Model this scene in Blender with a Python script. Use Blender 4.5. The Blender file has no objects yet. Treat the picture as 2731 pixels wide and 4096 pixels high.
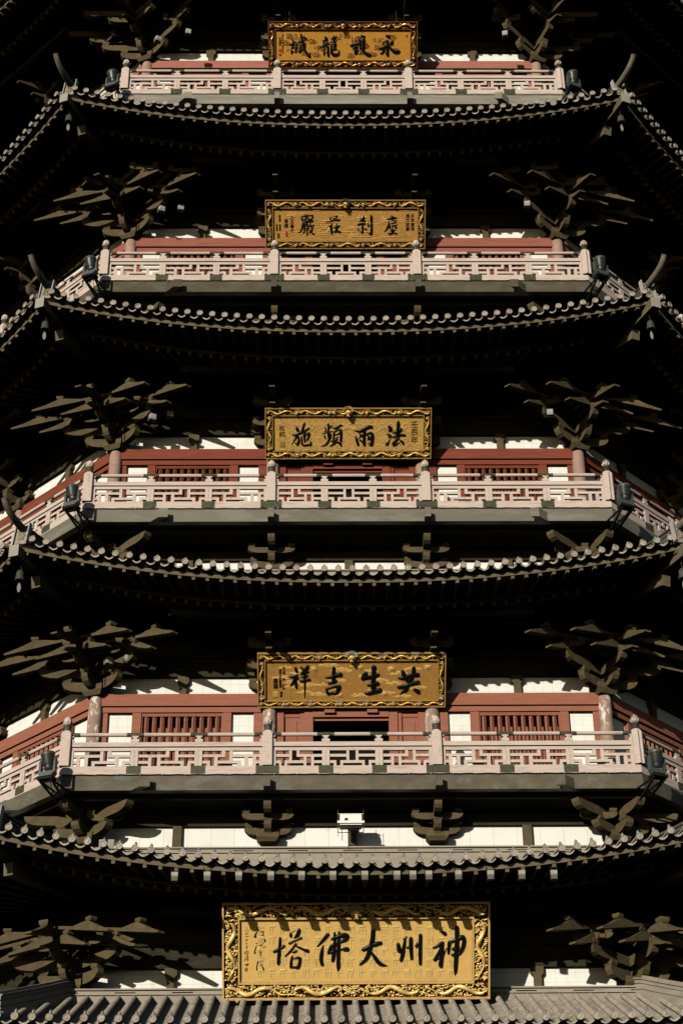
import bpy, bmesh, math, random
from math import sin, cos, tan, pi, radians, sqrt, hypot, atan2
from mathutils import Vector, Matrix

random.seed(7)
SC = bpy.context.scene
COL = SC.collection
T8 = tan(pi / 8)

# ------------------------------------------------------------------ camera
cam_d = bpy.data.cameras.new("camera")
cam = bpy.data.objects.new("camera", cam_d)
COL.objects.link(cam)
SC.camera = cam
PITCH, YAW, ROLL = 0.5595, 0.0167, -0.0110
CAM_LOC = Vector((-0.985, -64.443, 1.6))
ZOFF = 1.6                     # all heights below were measured from the lens
fw = Vector((sin(YAW) * cos(PITCH), cos(YAW) * cos(PITCH), sin(PITCH)))
rt = Vector((cos(YAW), -sin(YAW), 0))
up = rt.cross(fw)
rt2 = rt * cos(ROLL) + up * sin(ROLL)
up2 = -rt * sin(ROLL) + up * cos(ROLL)
cam.matrix_world = Matrix(((rt2.x, up2.x, -fw.x, CAM_LOC.x), (rt2.y, up2.y, -fw.y, CAM_LOC.y),
                           (rt2.z, up2.z, -fw.z, CAM_LOC.z), (0, 0, 0, 1)))
cam_d.sensor_fit = 'VERTICAL'
cam_d.sensor_height = 36.0
cam_d.lens = 7046.0 / 4096 * 36.0
cam_d.clip_end = 2000

# ------------------------------------------------------------------ light
SUN_TO = Vector((-0.53, -1.0, 0.252)).normalized()      # towards the sun
SUN_EL = math.asin(SUN_TO.z)
w = bpy.data.worlds.new("World")
SC.world = w
w.use_nodes = True
nt = w.node_tree
bg = nt.nodes["Background"]
sky = nt.nodes.new("ShaderNodeTexSky")
sky.sky_type = 'NISHITA'
sky.sun_disc = False
sky.sun_elevation = SUN_EL
sky.air_density = 0.8
sky.dust_density = 0.3
sky.sun_rotation = atan2(SUN_TO.x, SUN_TO.y)
nt.links.new(sky.outputs[0], bg.inputs[0])
bg.inputs[1].default_value = 0.055
sd = bpy.data.lights.new("sun", 'SUN')
sd.energy = 4.7
sd.angle = radians(0.5)
sd.color = (1.0, 0.94, 0.83)
sun = bpy.data.objects.new("sun", sd)
COL.objects.link(sun)
sun.rotation_euler = SUN_TO.to_track_quat('Z', 'Y').to_euler()
SC.view_settings.view_transform = 'Standard'
SC.view_settings.look = 'None'
SC.view_settings.exposure = -0.12
SC.view_settings.gamma = 1.0
SC.cycles.max_bounces = 4
SC.cycles.diffuse_bounces = 0

# ------------------------------------------------------------------ materials
def mat(name, base, rough=0.7, var=0.15, scale=3.0, stretch=(1, 1, 1), metal=0.0, bump=0.0,
        stain=None, stain_scale=1.5, stain_amt=0.5, stain_pos=0.55, spec=0.05, fine=0.0, coat=0.0, stain_stretch=None):
    m = bpy.data.materials.new(name)
    m.use_nodes = True
    N = m.node_tree.nodes
    L = m.node_tree.links
    b = N["Principled BSDF"]
    b.inputs["Roughness"].default_value = rough
    b.inputs["Metallic"].default_value = metal
    b.inputs["Specular IOR Level"].default_value = spec
    if coat:
        b.inputs["Coat Weight"].default_value = coat
        b.inputs["Coat Roughness"].default_value = 0.12
    tc = N.new("ShaderNodeTexCoord")
    mp = N.new("ShaderNodeMapping")
    mp.inputs["Scale"].default_value = stretch
    L.new(tc.outputs["Object"], mp.inputs["Vector"])
    n1 = N.new("ShaderNodeTexNoise")
    n1.inputs["Scale"].default_value = scale
    n1.inputs["Detail"].default_value = 6
    n1.inputs["Roughness"].default_value = 0.62
    L.new(mp.outputs[0], n1.inputs["Vector"])
    rp = N.new("ShaderNodeValToRGB")
    rp.color_ramp.elements[0].position = 0.28
    rp.color_ramp.elements[1].position = 0.72
    rp.color_ramp.elements[0].color = tuple(c * (1 - var) for c in base) + (1,)
    rp.color_ramp.elements[1].color = tuple(min(1, c * (1 + var)) for c in base) + (1,)
    L.new(n1.outputs["Fac"], rp.inputs["Fac"])
    out = rp.outputs["Color"]
    if stain:
        n2 = N.new("ShaderNodeTexNoise")
        n2.inputs["Scale"].default_value = stain_scale
        n2.inputs["Detail"].default_value = 8
        n2.inputs["Roughness"].default_value = 0.7
        mp2 = N.new("ShaderNodeMapping")
        mp2.inputs["Scale"].default_value = stain_stretch or stretch
        mp2.inputs["Location"].default_value = (3.1, 1.7, 5.3)
        L.new(tc.outputs["Object"], mp2.inputs["Vector"])
        L.new(mp2.outputs[0], n2.inputs["Vector"])
        r2 = N.new("ShaderNodeValToRGB")
        r2.color_ramp.elements[0].position = stain_pos
        r2.color_ramp.elements[1].position = stain_pos + 0.12
        r2.color_ramp.elements[0].color = (0, 0, 0, 1)
        r2.color_ramp.elements[1].color = (stain_amt, stain_amt, stain_amt, 1)
        L.new(n2.outputs["Fac"], r2.inputs["Fac"])
        mx = N.new("ShaderNodeMix")
        mx.data_type = 'RGBA'
        L.new(r2.outputs["Color"], mx.inputs[0])
        L.new(out, mx.inputs[6])
        mx.inputs[7].default_value = tuple(stain) + (1,)
        out = mx.outputs[2]
    m["_out"] = 0
    L.new(out, b.inputs["Base Color"])
    if bump:
        n3 = N.new("ShaderNodeTexNoise")
        n3.inputs["Scale"].default_value = scale * 4
        n3.inputs["Detail"].default_value = 5
        L.new(mp.outputs[0], n3.inputs["Vector"])
        bp = N.new("ShaderNodeBump")
        bp.inputs["Strength"].default_value = bump
        bp.inputs["Distance"].default_value = 0.02
        L.new(n3.outputs["Fac"], bp.inputs["Height"])
        L.new(bp.outputs[0], b.inputs["Normal"])
    return m


def tiled(name, base, tile, grout, offset=0.0, dirt=0.12):
    """plaster or ceramic wall cladding with thin seams (a grid in the wall's own plane)"""
    m = mat(name, base, rough=0.55, var=dirt * 0.5, scale=2.0, stain=(base[0] * .78, base[1] * .70, base[2] * .55),
            stain_scale=1.5, stain_amt=0.5, stain_pos=0.57, stain_stretch=(1, 1, 0.45))
    N = m.node_tree.nodes
    L = m.node_tree.links
    b = N["Principled BSDF"]
    src = b.inputs["Base Color"].links[0].from_socket
    tc = next(n for n in N if n.type == 'TEX_COORD')
    sp = N.new("ShaderNodeSeparateXYZ")
    L.new(tc.outputs["Object"], sp.inputs[0])
    cb = N.new("ShaderNodeCombineXYZ")
    L.new(sp.outputs[0], cb.inputs[0])
    L.new(sp.outputs[2], cb.inputs[1])
    br = N.new("ShaderNodeTexBrick")
    br.offset = offset
    br.inputs["Scale"].default_value = 1.0
    br.inputs["Mortar Size"].default_value = 0.006
    br.inputs["Mortar Smooth"].default_value = 0.3
    br.inputs["Brick Width"].default_value = tile[0]
    br.inputs["Row Height"].default_value = tile[1]
    br.inputs["Color1"].default_value = (1, 1, 1, 1)
    br.inputs["Color2"].default_value = (0.95, 0.95, 0.94, 1)
    br.inputs["Mortar"].default_value = (grout, grout, grout * 0.95, 1)
    L.new(cb.outputs[0], br.inputs["Vector"])
    mx = N.new("ShaderNodeMix")
    mx.data_type = 'RGBA'
    mx.blend_type = 'MULTIPLY'
    mx.inputs[0].default_value = 1.0
    L.new(src, mx.inputs[6])
    L.new(br.outputs["Color"], mx.inputs[7])
    L.new(mx.outputs[2], b.inputs["Base Color"])
    return m


M = {}
M['white'] = tiled('white_tiles', (0.80, 0.785, 0.72), (0.27, 0.27), 0.72)
M['white_slab'] = tiled('white_slabs', (0.80, 0.785, 0.72), (0.66, 1.3), 0.6)
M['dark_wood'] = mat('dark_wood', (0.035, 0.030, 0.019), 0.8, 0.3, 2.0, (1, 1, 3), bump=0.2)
M['bracket'] = mat('bracket_wood', (0.098, 0.075, 0.039), 0.72, 0.25, 4.0, bump=0.25, stain=(0.07, 0.07, 0.045), stain_scale=2.2, stain_amt=0.6)
M['fascia_dark'] = mat('dark_olive_fascia', (0.084, 0.072, 0.045), 0.42, 0.25, 1.5, (1, 1, 1.5), spec=0.15, stain=(0.11, 0.105, 0.075), stain_scale=1.8, stain_amt=0.7, stain_pos=0.5)
M['fascia_mid'] = mat('mid_grey_fascia', (0.165, 0.148, 0.112), 0.42, 0.22, 1.0, (0.6, 1, 2), spec=0.15, stain=(0.215, 0.205, 0.165), stain_scale=1.2, stain_amt=0.8, stain_pos=0.5, stain_stretch=(0.5, 1, 2))
M['fascia'] = mat('olive_fascia', (0.110, 0.093, 0.062), 0.42, 0.28, 1.5, (1, 1, 1.5), spec=0.15, stain=(0.150, 0.15, 0.122), stain_scale=1.8, stain_amt=0.75, stain_pos=0.5)
M['fascia_grey'] = mat('grey_fascia', (0.215, 0.200, 0.160), 0.42, 0.22, 1.2, (0.6, 1, 2.5), spec=0.15, stain=(0.30, 0.265, 0.21), stain_scale=1.6, stain_amt=0.8, stain_pos=0.48, stain_stretch=(0.4, 1, 3))
M['rail'] = mat('pink_rail_wood', (0.54, 0.438, 0.37), 0.6, 0.13, 3.0, (1, 1, 6), bump=0.12, stain=(0.36, 0.27, 0.22), stain_scale=2.2, stain_amt=0.75, stain_stretch=(4, 4, 0.7))
M['rail_flat'] = mat('pink_rail_plank', (0.54, 0.438, 0.37), 0.6, 0.14, 2.2, (0.8, 6, 9), bump=0.12, stain=(0.36, 0.26, 0.21), stain_scale=1.6, stain_amt=0.75, stain_pos=0.53)
M['verdigris'] = mat('verdigris_metal', (0.070, 0.070, 0.044), 0.5, 0.35, 12.0, metal=0.2, stain=(0.12, 0.125, 0.085), stain_scale=6, stain_amt=0.6)
M['column'] = mat('faded_column', (0.34, 0.215, 0.165), 0.65, 0.15, 3.0, stain=(0.42, 0.30, 0.25), stain_scale=3, stain_amt=0.6)
M['column_peel'] = mat('peeling_column', (0.30, 0.195, 0.155), 0.65, 0.15, 3.0, stain=(0.78, 0.72, 0.63), stain_scale=4.5, stain_amt=1.0, stain_pos=0.52, stain_stretch=(1.6, 1.6, 0.7))
RED = {}
RED[4] = mat('red_paint_worn', (0.290, 0.114, 0.072), 0.6, 0.14, 2.5, (0.7, 2, 5), stain=(0.17, 0.028, 0.014), stain_scale=2.0, stain_amt=0.7, stain_pos=0.62, stain_stretch=(0.7, 2, 6))
RED[3] = mat('red_paint_deep', (0.190, 0.052, 0.030), 0.6, 0.2, 2.5, (0.6, 2, 5), stain=(0.29, 0.085, 0.052), stain_scale=2.0, stain_amt=0.7, stain_pos=0.60, stain_stretch=(0.5, 2, 6))
RED[2] = mat('red_paint_brown', (0.280, 0.098, 0.068), 0.6, 0.18, 2.5, (0.6, 2, 5), stain=(0.15, 0.035, 0.02), stain_scale=2.0, stain_amt=0.7, stain_pos=0.60, stain_stretch=(0.5, 2, 6))
RED[1] = mat('red_paint_pale', (0.34, 0.135, 0.098), 0.6, 0.12, 2.0, (0.6, 2, 5))
RED[5] = RED[3]
RED[0] = RED[1]
M['tile'] = mat('grey_roof_tile', (0.365, 0.312, 0.245), 0.75, 0.32, 5.0, bump=0.3, stain=(0.19, 0.175, 0.14), stain_scale=3.5, stain_amt=0.75, stain_pos=0.5)
M['knob'] = mat('grey_nail_cap', (0.16, 0.16, 0.14), 0.35, 0.2, 8.0, spec=0.5)
M['ridge'] = mat('dark_ridge_tile', (0.085, 0.08, 0.068), 0.6, 0.2, 4.0, bump=0.2)
M['band'] = mat('grey_ridge_band', (0.31, 0.265, 0.205), 0.6, 0.18, 1.5, (1, 1, 3), stain=(0.21, 0.20, 0.165), stain_scale=1.4, stain_amt=0.7)
M['slot'] = mat('dark_slot', (0.02, 0.017, 0.013), 0.8, 0.2)
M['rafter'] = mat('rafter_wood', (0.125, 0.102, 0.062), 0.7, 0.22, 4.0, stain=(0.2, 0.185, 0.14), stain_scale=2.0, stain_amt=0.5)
M['cap_grey'] = mat('beam_cap_metal', (0.30, 0.28, 0.22), 0.5, 0.12, 5.0)
M['carve'] = mat('carved_stone', (0.30, 0.25, 0.18), 0.7, 0.25, 20.0, bump=0.4)
M['horn'] = mat('horn_bronze', (0.15, 0.13, 0.095), 0.45, 0.3, 6.0, stain=(0.28, 0.24, 0.18), stain_scale=4, stain_amt=0.6)
M['pale_metal'] = mat('pale_metal', (0.33, 0.33, 0.305), 0.4, 0.12, 6.0)
M['bronze'] = mat('bell_bronze', (0.075, 0.08, 0.055), 0.45, 0.3, 9.0, metal=0.3)
M['lamp_black'] = mat('lamp_black', (0.022, 0.024, 0.018), 0.42, 0.2, 8.0, spec=0.5)
M['lamp_grey'] = mat('lamp_grey', (0.055, 0.062, 0.052), 0.45, 0.15, 8.0, spec=0.5)
M['lens'] = mat('lamp_lens', (0.02, 0.022, 0.025), 0.08, 0.1, 3.0, spec=0.7)
M['steel_black'] = mat('black_steel', (0.012, 0.012, 0.011), 0.5, 0.2)
M['box_grey'] = mat('floodlight_grey', (0.36, 0.36, 0.33), 0.5, 0.12, 8.0)
M['spot_body'] = mat('spotlight_body', (0.33, 0.30, 0.235), 0.5, 0.12, 8.0)
M['spot_hood'] = mat('spotlight_hood', (0.12, 0.112, 0.09), 0.5, 0.12, 8.0)
M['box_white'] = mat('white_enamel', (0.80, 0.78, 0.70), 0.4, 0.08, 8.0)
M['screen'] = mat('dark_glass', (0.02, 0.02, 0.02), 0.15, 0.1)
M['cable'] = mat('black_cable', (0.01, 0.01, 0.009), 0.6, 0.1)
M['bulb'] = mat('clear_bulb', (0.5, 0.47, 0.4), 0.25, 0.1)
M['ink'] = mat('black_lacquer', (0.004, 0.005, 0.004), 0.30, 0.1, 6.0, spec=0.16)
M['ink_brown'] = mat('brown_ink', (0.035, 0.018, 0.008), 0.5, 0.2, 6.0)
M['seal'] = mat('red_seal', (0.55, 0.045, 0.02), 0.45, 0.15, 10.0)
M['mane'] = mat('silver_mane', (0.40, 0.39, 0.36), 0.4, 0.3, 10.0, metal=0.3)
M['mane_blue'] = mat('navy_mane', (0.012, 0.018, 0.06), 0.4, 0.3, 10.0)
M['mane_grey'] = mat('slate_mane', (0.06, 0.065, 0.065), 0.4, 0.3, 10.0)
M['interior'] = mat('dark_interior', (0.012, 0.010, 0.008), 0.9, 0.2)
M['stone_ground'] = mat('paved_ground', (0.10, 0.095, 0.085), 0.85, 0.2, 0.6)


def gold(name, base, rough, metal, var=0.18, bump=0.25, scale=9.0):
    return mat(name, base, rough, var, scale, metal=metal, bump=bump, spec=0.5, stain=tuple(c * 0.72 for c in base), stain_scale=2.5, stain_amt=0.5)


G = {
    5: dict(field=gold('gold_leaf_pale', (0.80, 0.495, 0.150), 0.45, 0.05, 0.07, 0.10, 5), carve=gold('gold_carving_bright', (0.88, 0.58, 0.18), 0.34, 0.15), back=mat('red_brown_ground', (0.07, 0.028, 0.010), 0.7, 0.3), rim=gold('gold_rim_pale', (0.78, 0.50, 0.17), 0.36, 0.15), relief=gold('gold_relief_pale', (0.95, 0.66, 0.24), 0.25, 0.25), mane=M['mane']),
    4: dict(field=gold('gold_leaf_brown', (0.46, 0.235, 0.052), 0.55, 0.05, 0.2, 0.2, 14), carve=gold('gold_carving_warm', (0.80, 0.47, 0.12), 0.34, 0.2), back=mat('brown_ground', (0.03, 0.014, 0.006), 0.7, 0.3), rim=gold('gold_rim_warm', (0.60, 0.34, 0.09), 0.38, 0.3), relief=gold('gold_cloud', (0.74, 0.45, 0.125), 0.5, 0.05), mane=M['mane']),
    3: dict(field=gold('gold_leaf_olive', (0.71, 0.415, 0.105), 0.45, 0.08, 0.15, 0.2), carve=gold('gold_carving_olive', (0.78, 0.49, 0.13), 0.32, 0.2), back=mat('olive_ground', (0.05, 0.028, 0.008), 0.7, 0.3), rim=gold('gold_rim_olive', (0.50, 0.31, 0.08), 0.38, 0.3), relief=gold('gold_scroll', (0.78, 0.52, 0.18), 0.30, 0.2), mane=gold('gold_mane', (0.5, 0.28, 0.07), 0.35, 0.4)),
    2: dict(field=gold('ochre_leaf', (0.56, 0.295, 0.066), 0.5, 0.05, 0.15, 0.2), carve=gold('ochre_carving', (0.62, 0.36, 0.095), 0.42, 0.1), back=mat('dark_ground', (0.02, 0.012, 0.006), 0.7, 0.3), rim=gold('ochre_rim', (0.46, 0.245, 0.06), 0.42, 0.15), relief=gold('ochre_stream', (0.70, 0.40, 0.105), 0.4, 0.1), mane=M['mane_grey']),
    1: dict(field=gold('gold_leaf_deep', (0.63, 0.30, 0.040), 0.45, 0.1, 0.15, 0.15), carve=gold('gold_carving_deep', (0.66, 0.32, 0.08), 0.2, 0.5), back=mat('wine_ground', (0.02, 0.008, 0.004), 0.6, 0.3), rim=gold('bronze_rim', (0.22, 0.10, 0.03), 0.38, 0.4), relief=gold('gold_bead', (0.60, 0.30, 0.09), 0.15, 0.6), mane=M['mane_blue']),
}

# ------------------------------------------------------------------ mesh builder
class MB:
    def __init__(self):
        self.v = []
        self.f = []
        self.mi = []
        self.cur = 0

    def add(self, vs, fs):
        o = len(self.v)
        self.v.extend([tuple(p) for p in vs])
        self.f.extend([tuple(i + o for i in q) for q in fs])
        self.mi.extend([self.cur] * len(fs))

    def hexa(self, p):           # 8 points: bottom ring 0-3, top ring 4-7
        self.add(p, [(3, 2, 1, 0), (4, 5, 6, 7), (0, 1, 5, 4), (1, 2, 6, 5), (2, 3, 7, 6), (3, 0, 4, 7)])

    def box(self, u0, u1, n0, n1, z0, z1):
        self.hexa([(u0, -n1, z0), (u1, -n1, z0), (u1, -n0, z0), (u0, -n0, z0),
                   (u0, -n1, z1), (u1, -n1, z1), (u1, -n0, z1), (u0, -n0, z1)])

    def seg(self, n0, n1, z0, z1, t=T8):   # one side of an octagonal ring, mitred at the corners
        self.hexa([(-n1 * t, -n1, z0), (n1 * t, -n1, z0), (n0 * t, -n0, z0), (-n0 * t, -n0, z0),
                   (-n1 * t, -n1, z1), (n1 * t, -n1, z1), (n0 * t, -n0, z1), (-n0 * t, -n0, z1)])

    def bar(self, p0, p1, wd, ht, upv=(0, 0, 1)):
        p0 = Vector(p0)
        p1 = Vector(p1)
        d = (p1 - p0).normalized()
        s = d.cross(Vector(upv))
        s.normalize()
        u = s.cross(d)
        s *= wd / 2
        u *= ht / 2
        self.hexa([p0 - s - u, p0 + s - u, p1 + s - u, p1 - s - u, p0 - s + u, p0 + s + u, p1 + s + u, p1 - s + u])

    def extrude(self, prof, org, da, db, th):   # profile (a,b) in plane da,db, thickness vector centred
        org = Vector(org)
        da = Vector(da)
        db = Vector(db)
        th = Vector(th)
        n = len(prof)
        vs = [org + da * a + db * b - th / 2 for a, b in prof] + [org + da * a + db * b + th / 2 for a, b in prof]
        fs = [tuple(range(n - 1, -1, -1)), tuple(range(n, 2 * n))]
        fs += [(i, (i + 1) % n, n + (i + 1) % n, n + i) for i in range(n)]
        self.add(vs, fs)

    def tube(self, pts, rad, seg=8, caps=True):
        pts = [Vector(p) for p in pts]
        n = len(pts)
        if not hasattr(rad, '__len__'):
            rad = [rad] * n
        vs = []
        ref = None
        for i in range(n):
            d = (pts[min(i + 1, n - 1)] - pts[max(i - 1, 0)]).normalized()
            if ref is None:
                ref = Vector((0, 0, 1)) if abs(d.z) < 0.9 else Vector((1, 0, 0))
            a = d.cross(ref)
            a.normalize()
            b = a.cross(d)
            ref = b
            for k in range(seg):
                t = 2 * pi * k / seg
                vs.append(pts[i] + (a * cos(t) + b * sin(t)) * rad[i])
        fs = [(i * seg + k, i * seg + (k + 1) % seg, (i + 1) * seg + (k + 1) % seg, (i + 1) * seg + k) for i in range(n - 1) for k in range(seg)]
        if caps:
            fs += [tuple(range(seg - 1, -1, -1)), tuple((n - 1) * seg + k for k in range(seg))]
        self.add(vs, fs)

    def lathe(self, prof, cx, cy, cz, seg=16, sx=1.0):    # profile (r, z) about a vertical axis
        vs = []
        for r, z in prof:
            for k in range(seg):
                t = 2 * pi * k / seg
                vs.append((cx + r * cos(t) * sx, cy + r * sin(t), cz + z))
        n = len(prof)
        fs = [(i * seg + k, i * seg + (k + 1) % seg, (i + 1) * seg + (k + 1) % seg, (i + 1) * seg + k) for i in range(n - 1) for k in range(seg)]
        fs += [tuple(range(seg - 1, -1, -1)), tuple((n - 1) * seg + k for k in range(seg))]
        self.add(vs, fs)

    def blob(self, c, r, seg=8, rings=5, rot=0.0):        # ellipsoid, r = (rx, ry, rz), rot about local z
        vs = []
        cr, sr = cos(rot), sin(rot)
        for i in range(1, rings):
            ph = pi * i / rings
            for k in range(seg):
                t = 2 * pi * k / seg
                x, y, z = r[0] * sin(ph) * cos(t), r[1] * sin(ph) * sin(t), r[2] * cos(ph)
                vs.append((c[0] + x * cr - y * sr, c[1] + x * sr + y * cr, c[2] + z))
        a = len(vs)
        vs += [(c[0], c[1], c[2] + r[2]), (c[0], c[1], c[2] - r[2])]
        fs = [(i * seg + k, (i + 1) * seg + k, (i + 1) * seg + (k + 1) % seg, i * seg + (k + 1) % seg) for i in range(rings - 2) for k in range(seg)]
        fs += [(a, k, (k + 1) % seg) for k in range(seg)]
        b = (rings - 2) * seg
        fs += [(a + 1, b + (k + 1) % seg, b + k) for k in range(seg)]
        self.add(vs, fs)

    def build(self, name, m, parent=None, smooth=None, loc=None):
        me = bpy.data.meshes.new(name)
        me.from_pydata(self.v, [], self.f)
        if isinstance(m, (list, tuple)):
            me.polygons.foreach_set('material_index', self.mi)
        bm = bmesh.new()
        bm.from_mesh(me)
        bmesh.ops.recalc_face_normals(bm, faces=bm.faces)
        bm.to_mesh(me)
        bm.free()
        for q in (m if isinstance(m, (list, tuple)) else (m,)):
            me.materials.append(q)
        if smooth is not None:
            me.polygons.foreach_set("use_smooth", [True] * len(me.polygons))
            me.set_sharp_from_angle(angle=radians(smooth))
        o = bpy.data.objects.new(name, me)
        COL.objects.link(o)
        if parent:
            o.parent = parent
        if loc:
            o.location = loc
        return o


def empty(name, label=None, cat=None, loc=(0, 0, 0), group=None, parent=None):
    o = bpy.data.objects.new(name, None)
    COL.objects.link(o)
    o.location = loc
    o.empty_display_size = 0.2
    if parent:
        o.parent = parent
    tag(o, label, cat, group)
    return o


def tag(o, label=None, cat=None, group=None, kind=None):
    if label:
        o["label"] = label
    if cat:
        o["category"] = cat
    if group:
        o["group"] = group
    if kind:
        o["kind"] = kind
    return o


def copy_tree(o, parent=None, rot=0.0):
    c = o.copy()
    COL.objects.link(c)
    c.parent = parent
    if rot:
        c.rotation_euler = (0, 0, c.rotation_euler[2] + rot)
    for ch in list(o.children):
        copy_tree(ch, c)
    return c


def around(o, angles, parent):       # the same part on the neighbouring sides of the octagon
    return [copy_tree(o, parent, radians(a)) for a in angles]


SIDES = (-45, 45)
OUTER = (-45, 45, -90, 90)
def P(u, n, z):
    return Vector((u, -n, z))


# ------------------------------------------------------------------ ground
mb = MB()
mb.add([(-600, -600, 0), (600, -600, 0), (600, 600, 0), (-600, 600, 0)], [(0, 1, 2, 3)])
tag(mb.build('ground', M['stone_ground']), kind='structure')

# ------------------------------------------------------------------ the tower
PAG = empty('pagoda', 'tall octagonal pagoda of stacked grey tiled eaves with red and white storeys', 'pagoda')

mb = MB()
for z0, z1, a in ((0, 66, 16.9),):
    vs = []
    for z in (z0, z1):
        for k in range(8):
            t = pi / 8 + k * pi / 4
            vs.append((a / cos(pi / 8) * cos(t), a / cos(pi / 8) * sin(t), z))
    mb.add(vs, [(i, (i + 1) % 8, 8 + (i + 1) % 8, 8 + i) for i in range(8)] + [tuple(range(8, 16))])
mb.build('core', M['interior'], PAG)

# storey: number from the top, floor height, balcony and wall apothems
ST = {0: dict(F=54.95, Ab=18.8, Aw=17.4), 1: dict(F=46.15, Ab=18.95, Aw=17.50), 2: dict(F=37.28, Ab=19.31, Aw=17.75),
      3: dict(F=28.47, Ab=19.24, Aw=17.76), 4: dict(F=19.75, Ab=19.31, Aw=17.89),
      5: dict(F=11.04, Ab=None, Aw=17.89)}
for s in ST.values():
    s['F'] += ZOFF
EAVE = {-1: 59.7, 0: 51.22, 1: 42.00, 2: 33.28, 3: 24.53, 4: 16.06, 5: 12.30}
for k in EAVE:
    EAVE[k] += ZOFF
WALLN = {-1: 17.2, 0: 17.4, 1: 17.50, 2: 17.75, 3: 17.76, 4: 17.89, 5: 17.89}
LIFT = {-1: 1.0, 0: 0.28, 1: 0.92, 2: 0.90, 3: 0.92, 4: 0.95, 5: 0.06}
NE_OUT = 0.30


# ------------------------------------------------------------------ roofs
def make_roof(k):
    ze, aw, lift = EAVE[k], WALLN[k], LIFT[k]
    NE = {1: 22.10, 5: 21.5}.get(k, 22.25)
    cv = 1.0 if k == 5 else 0.80
    pw = 3.0 if k == 5 else 2.05
    n_top, z_top = aw + 0.38, ze + (1.56 if k != 5 else 1.53)
    if 0 <= k <= 4:
        z_top = ST[k]['F'] - (2.34 if k == 4 else 2.14)
    bz = z_top if k != 5 else z_top - 0.35
    uc = (NE + NE_OUT) * T8
    sp = {-1: .37, 0: .37, 1: .372, 2: .375, 3: .385, 4: .397, 5: .415}[k]
    root = empty('eave_roof', parent=PAG)
    seen = [0]

    def edge(u):
        q = min(1.0, abs(u) / uc)
        return NE + NE_OUT * q ** 3, ze + lift * q ** pw

    def surf(u, n):
        ne, zz = edge(u)
        s = max(0.0, min(1.0, (ne - n) / (ne - n_top)))
        return zz + (z_top - zz) * (cv * s + (1 - cv) * s * s)

    def back(u):
        return max(n_top, abs(u) / T8 + 0.05)

    rows = []
    nrow = int(uc / sp)
    us = [i * sp for i in range(-nrow, nrow + 1) if abs(i * sp) < uc - 0.12]
    # --- tile sheet (troughs), cover rolls, round ends, drip tiles
    tb = MB()
    R = 0.088
    for u in us:
        ne, zz = edge(u)
        n0 = back(u)
        ln = ne - n0
        if ln < 0.15:
            continue
        m = max(1, int(ln / 0.33))
        ring = []
        for j in range(m):
            ring.append((ne - ln * j / m, R))
            ring.append((ne - ln * (j + 0.93) / m, R * 0.90))
        vs, fs = [], []
        A = 7
        for nn, r in ring:
            zc = surf(u, nn) - 0.01
            for a in range(A):
                t = pi * a / (A - 1)
                vs.append((u + r * cos(t), -nn, zc + r * sin(t) * 1.05))
        for i in range(len(ring) - 1):
            for a in range(A - 1):
                fs.append((i * A + a, i * A + a + 1, (i + 1) * A + a + 1, (i + 1) * A + a))
        tb.add(vs, fs)
        # end disc with rim
        seg = 14
        zc = surf(u, ne) - 0.005
        vs, fs = [], []
        for r, nn in ((R * .96, ne - 0.06), (R + 0.004, ne + 0.03), (R + 0.004, ne + 0.115), (R * 0.82, ne + 0.115), (R * 0.76, ne + 0.100), (R * 0.35, ne + 0.106), (R * 0.28, ne + 0.114)):
            for a in range(seg):
                t = 2 * pi * a / seg
                vs.append((u + r * cos(t), -nn, zc + r * sin(t)))
        for i in range(6):
            for a in range(seg):
                fs.append((i * seg + a, i * seg + (a + 1) % seg, (i + 1) * seg + (a + 1) % seg, (i + 1) * seg + a))
        fs.append(tuple(6 * seg + a for a in range(seg)))
        tb.add(vs, fs)
        tb.cur = 1
        tb.lathe([(0.016, 0.0), (0.016, 0.055), (0.036, 0.065), (0.044, 0.095), (0.036, 0.125), (0.012, 0.155), (0.003, 0.165)], u, -(ne - 0.09), zc + R * 0.9, 10)
        tb.cur = 0
    for i in range(len(us) - 1):
        ua, ub = us[i], us[i + 1]
        W = 6
        S = 7
        vs, fs = [], []
        for j in range(W + 1):
            u = ua + (ub - ua) * j / W
            sag = 0.075 * sin(pi * j / W)
            ne = edge(u)[0]
            n0 = back(u)
            for q in range(S + 1):
                nn = n0 + (ne - n0) * q / S
                vs.append((u, -nn, surf(u, nn) - 0.070 - sag))
        for j in range(W):
            for q in range(S):
                a = j * (S + 1) + q
                fs.append((a, a + 1, a + S + 2, a + S + 1))
        tb.add(vs, fs)
        # drip
        vs, fs = [], []
        for j in range(W + 1):
            u = ua + 0.075 + (ub - ua - 0.15) * j / W
            sag = 0.072 * sin(pi * j / W)
            ne, zz = edge(u)
            for dn, dz in ((0.0, 0.0), (0.03, 0.0), (0.03, -0.048), (0.0, -0.048)):
                vs.append((u, -(ne + dn - 0.02), surf(u, ne) - 0.062 - sag + dz))
        for j in range(W):
            for q in range(4):
                fs.append((j * 4 + q, j * 4 + (q + 1) % 4, (j + 1) * 4 + (q + 1) % 4, (j + 1) * 4 + q))
        fs += [(0, 1, 2, 3), (W * 4 + 3, W * 4 + 2, W * 4 + 1, W * 4)]
        tb.add(vs, fs)
    tb.build('roof_tiles', [M['tile'], M['knob']], root, 35)
    # --- boards and rafters below
    u0, uw = uc * 0.42, aw * T8 - 0.25

    def fan(u, fr):
        if abs(u) <= u0:
            return u
        uu = u0 + (abs(u) - u0) * (uw - u0) / (uc - u0)
        return math.copysign(abs(u) + (uu - abs(u)) * fr, u)

    fb = MB()
    NS = 40
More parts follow.
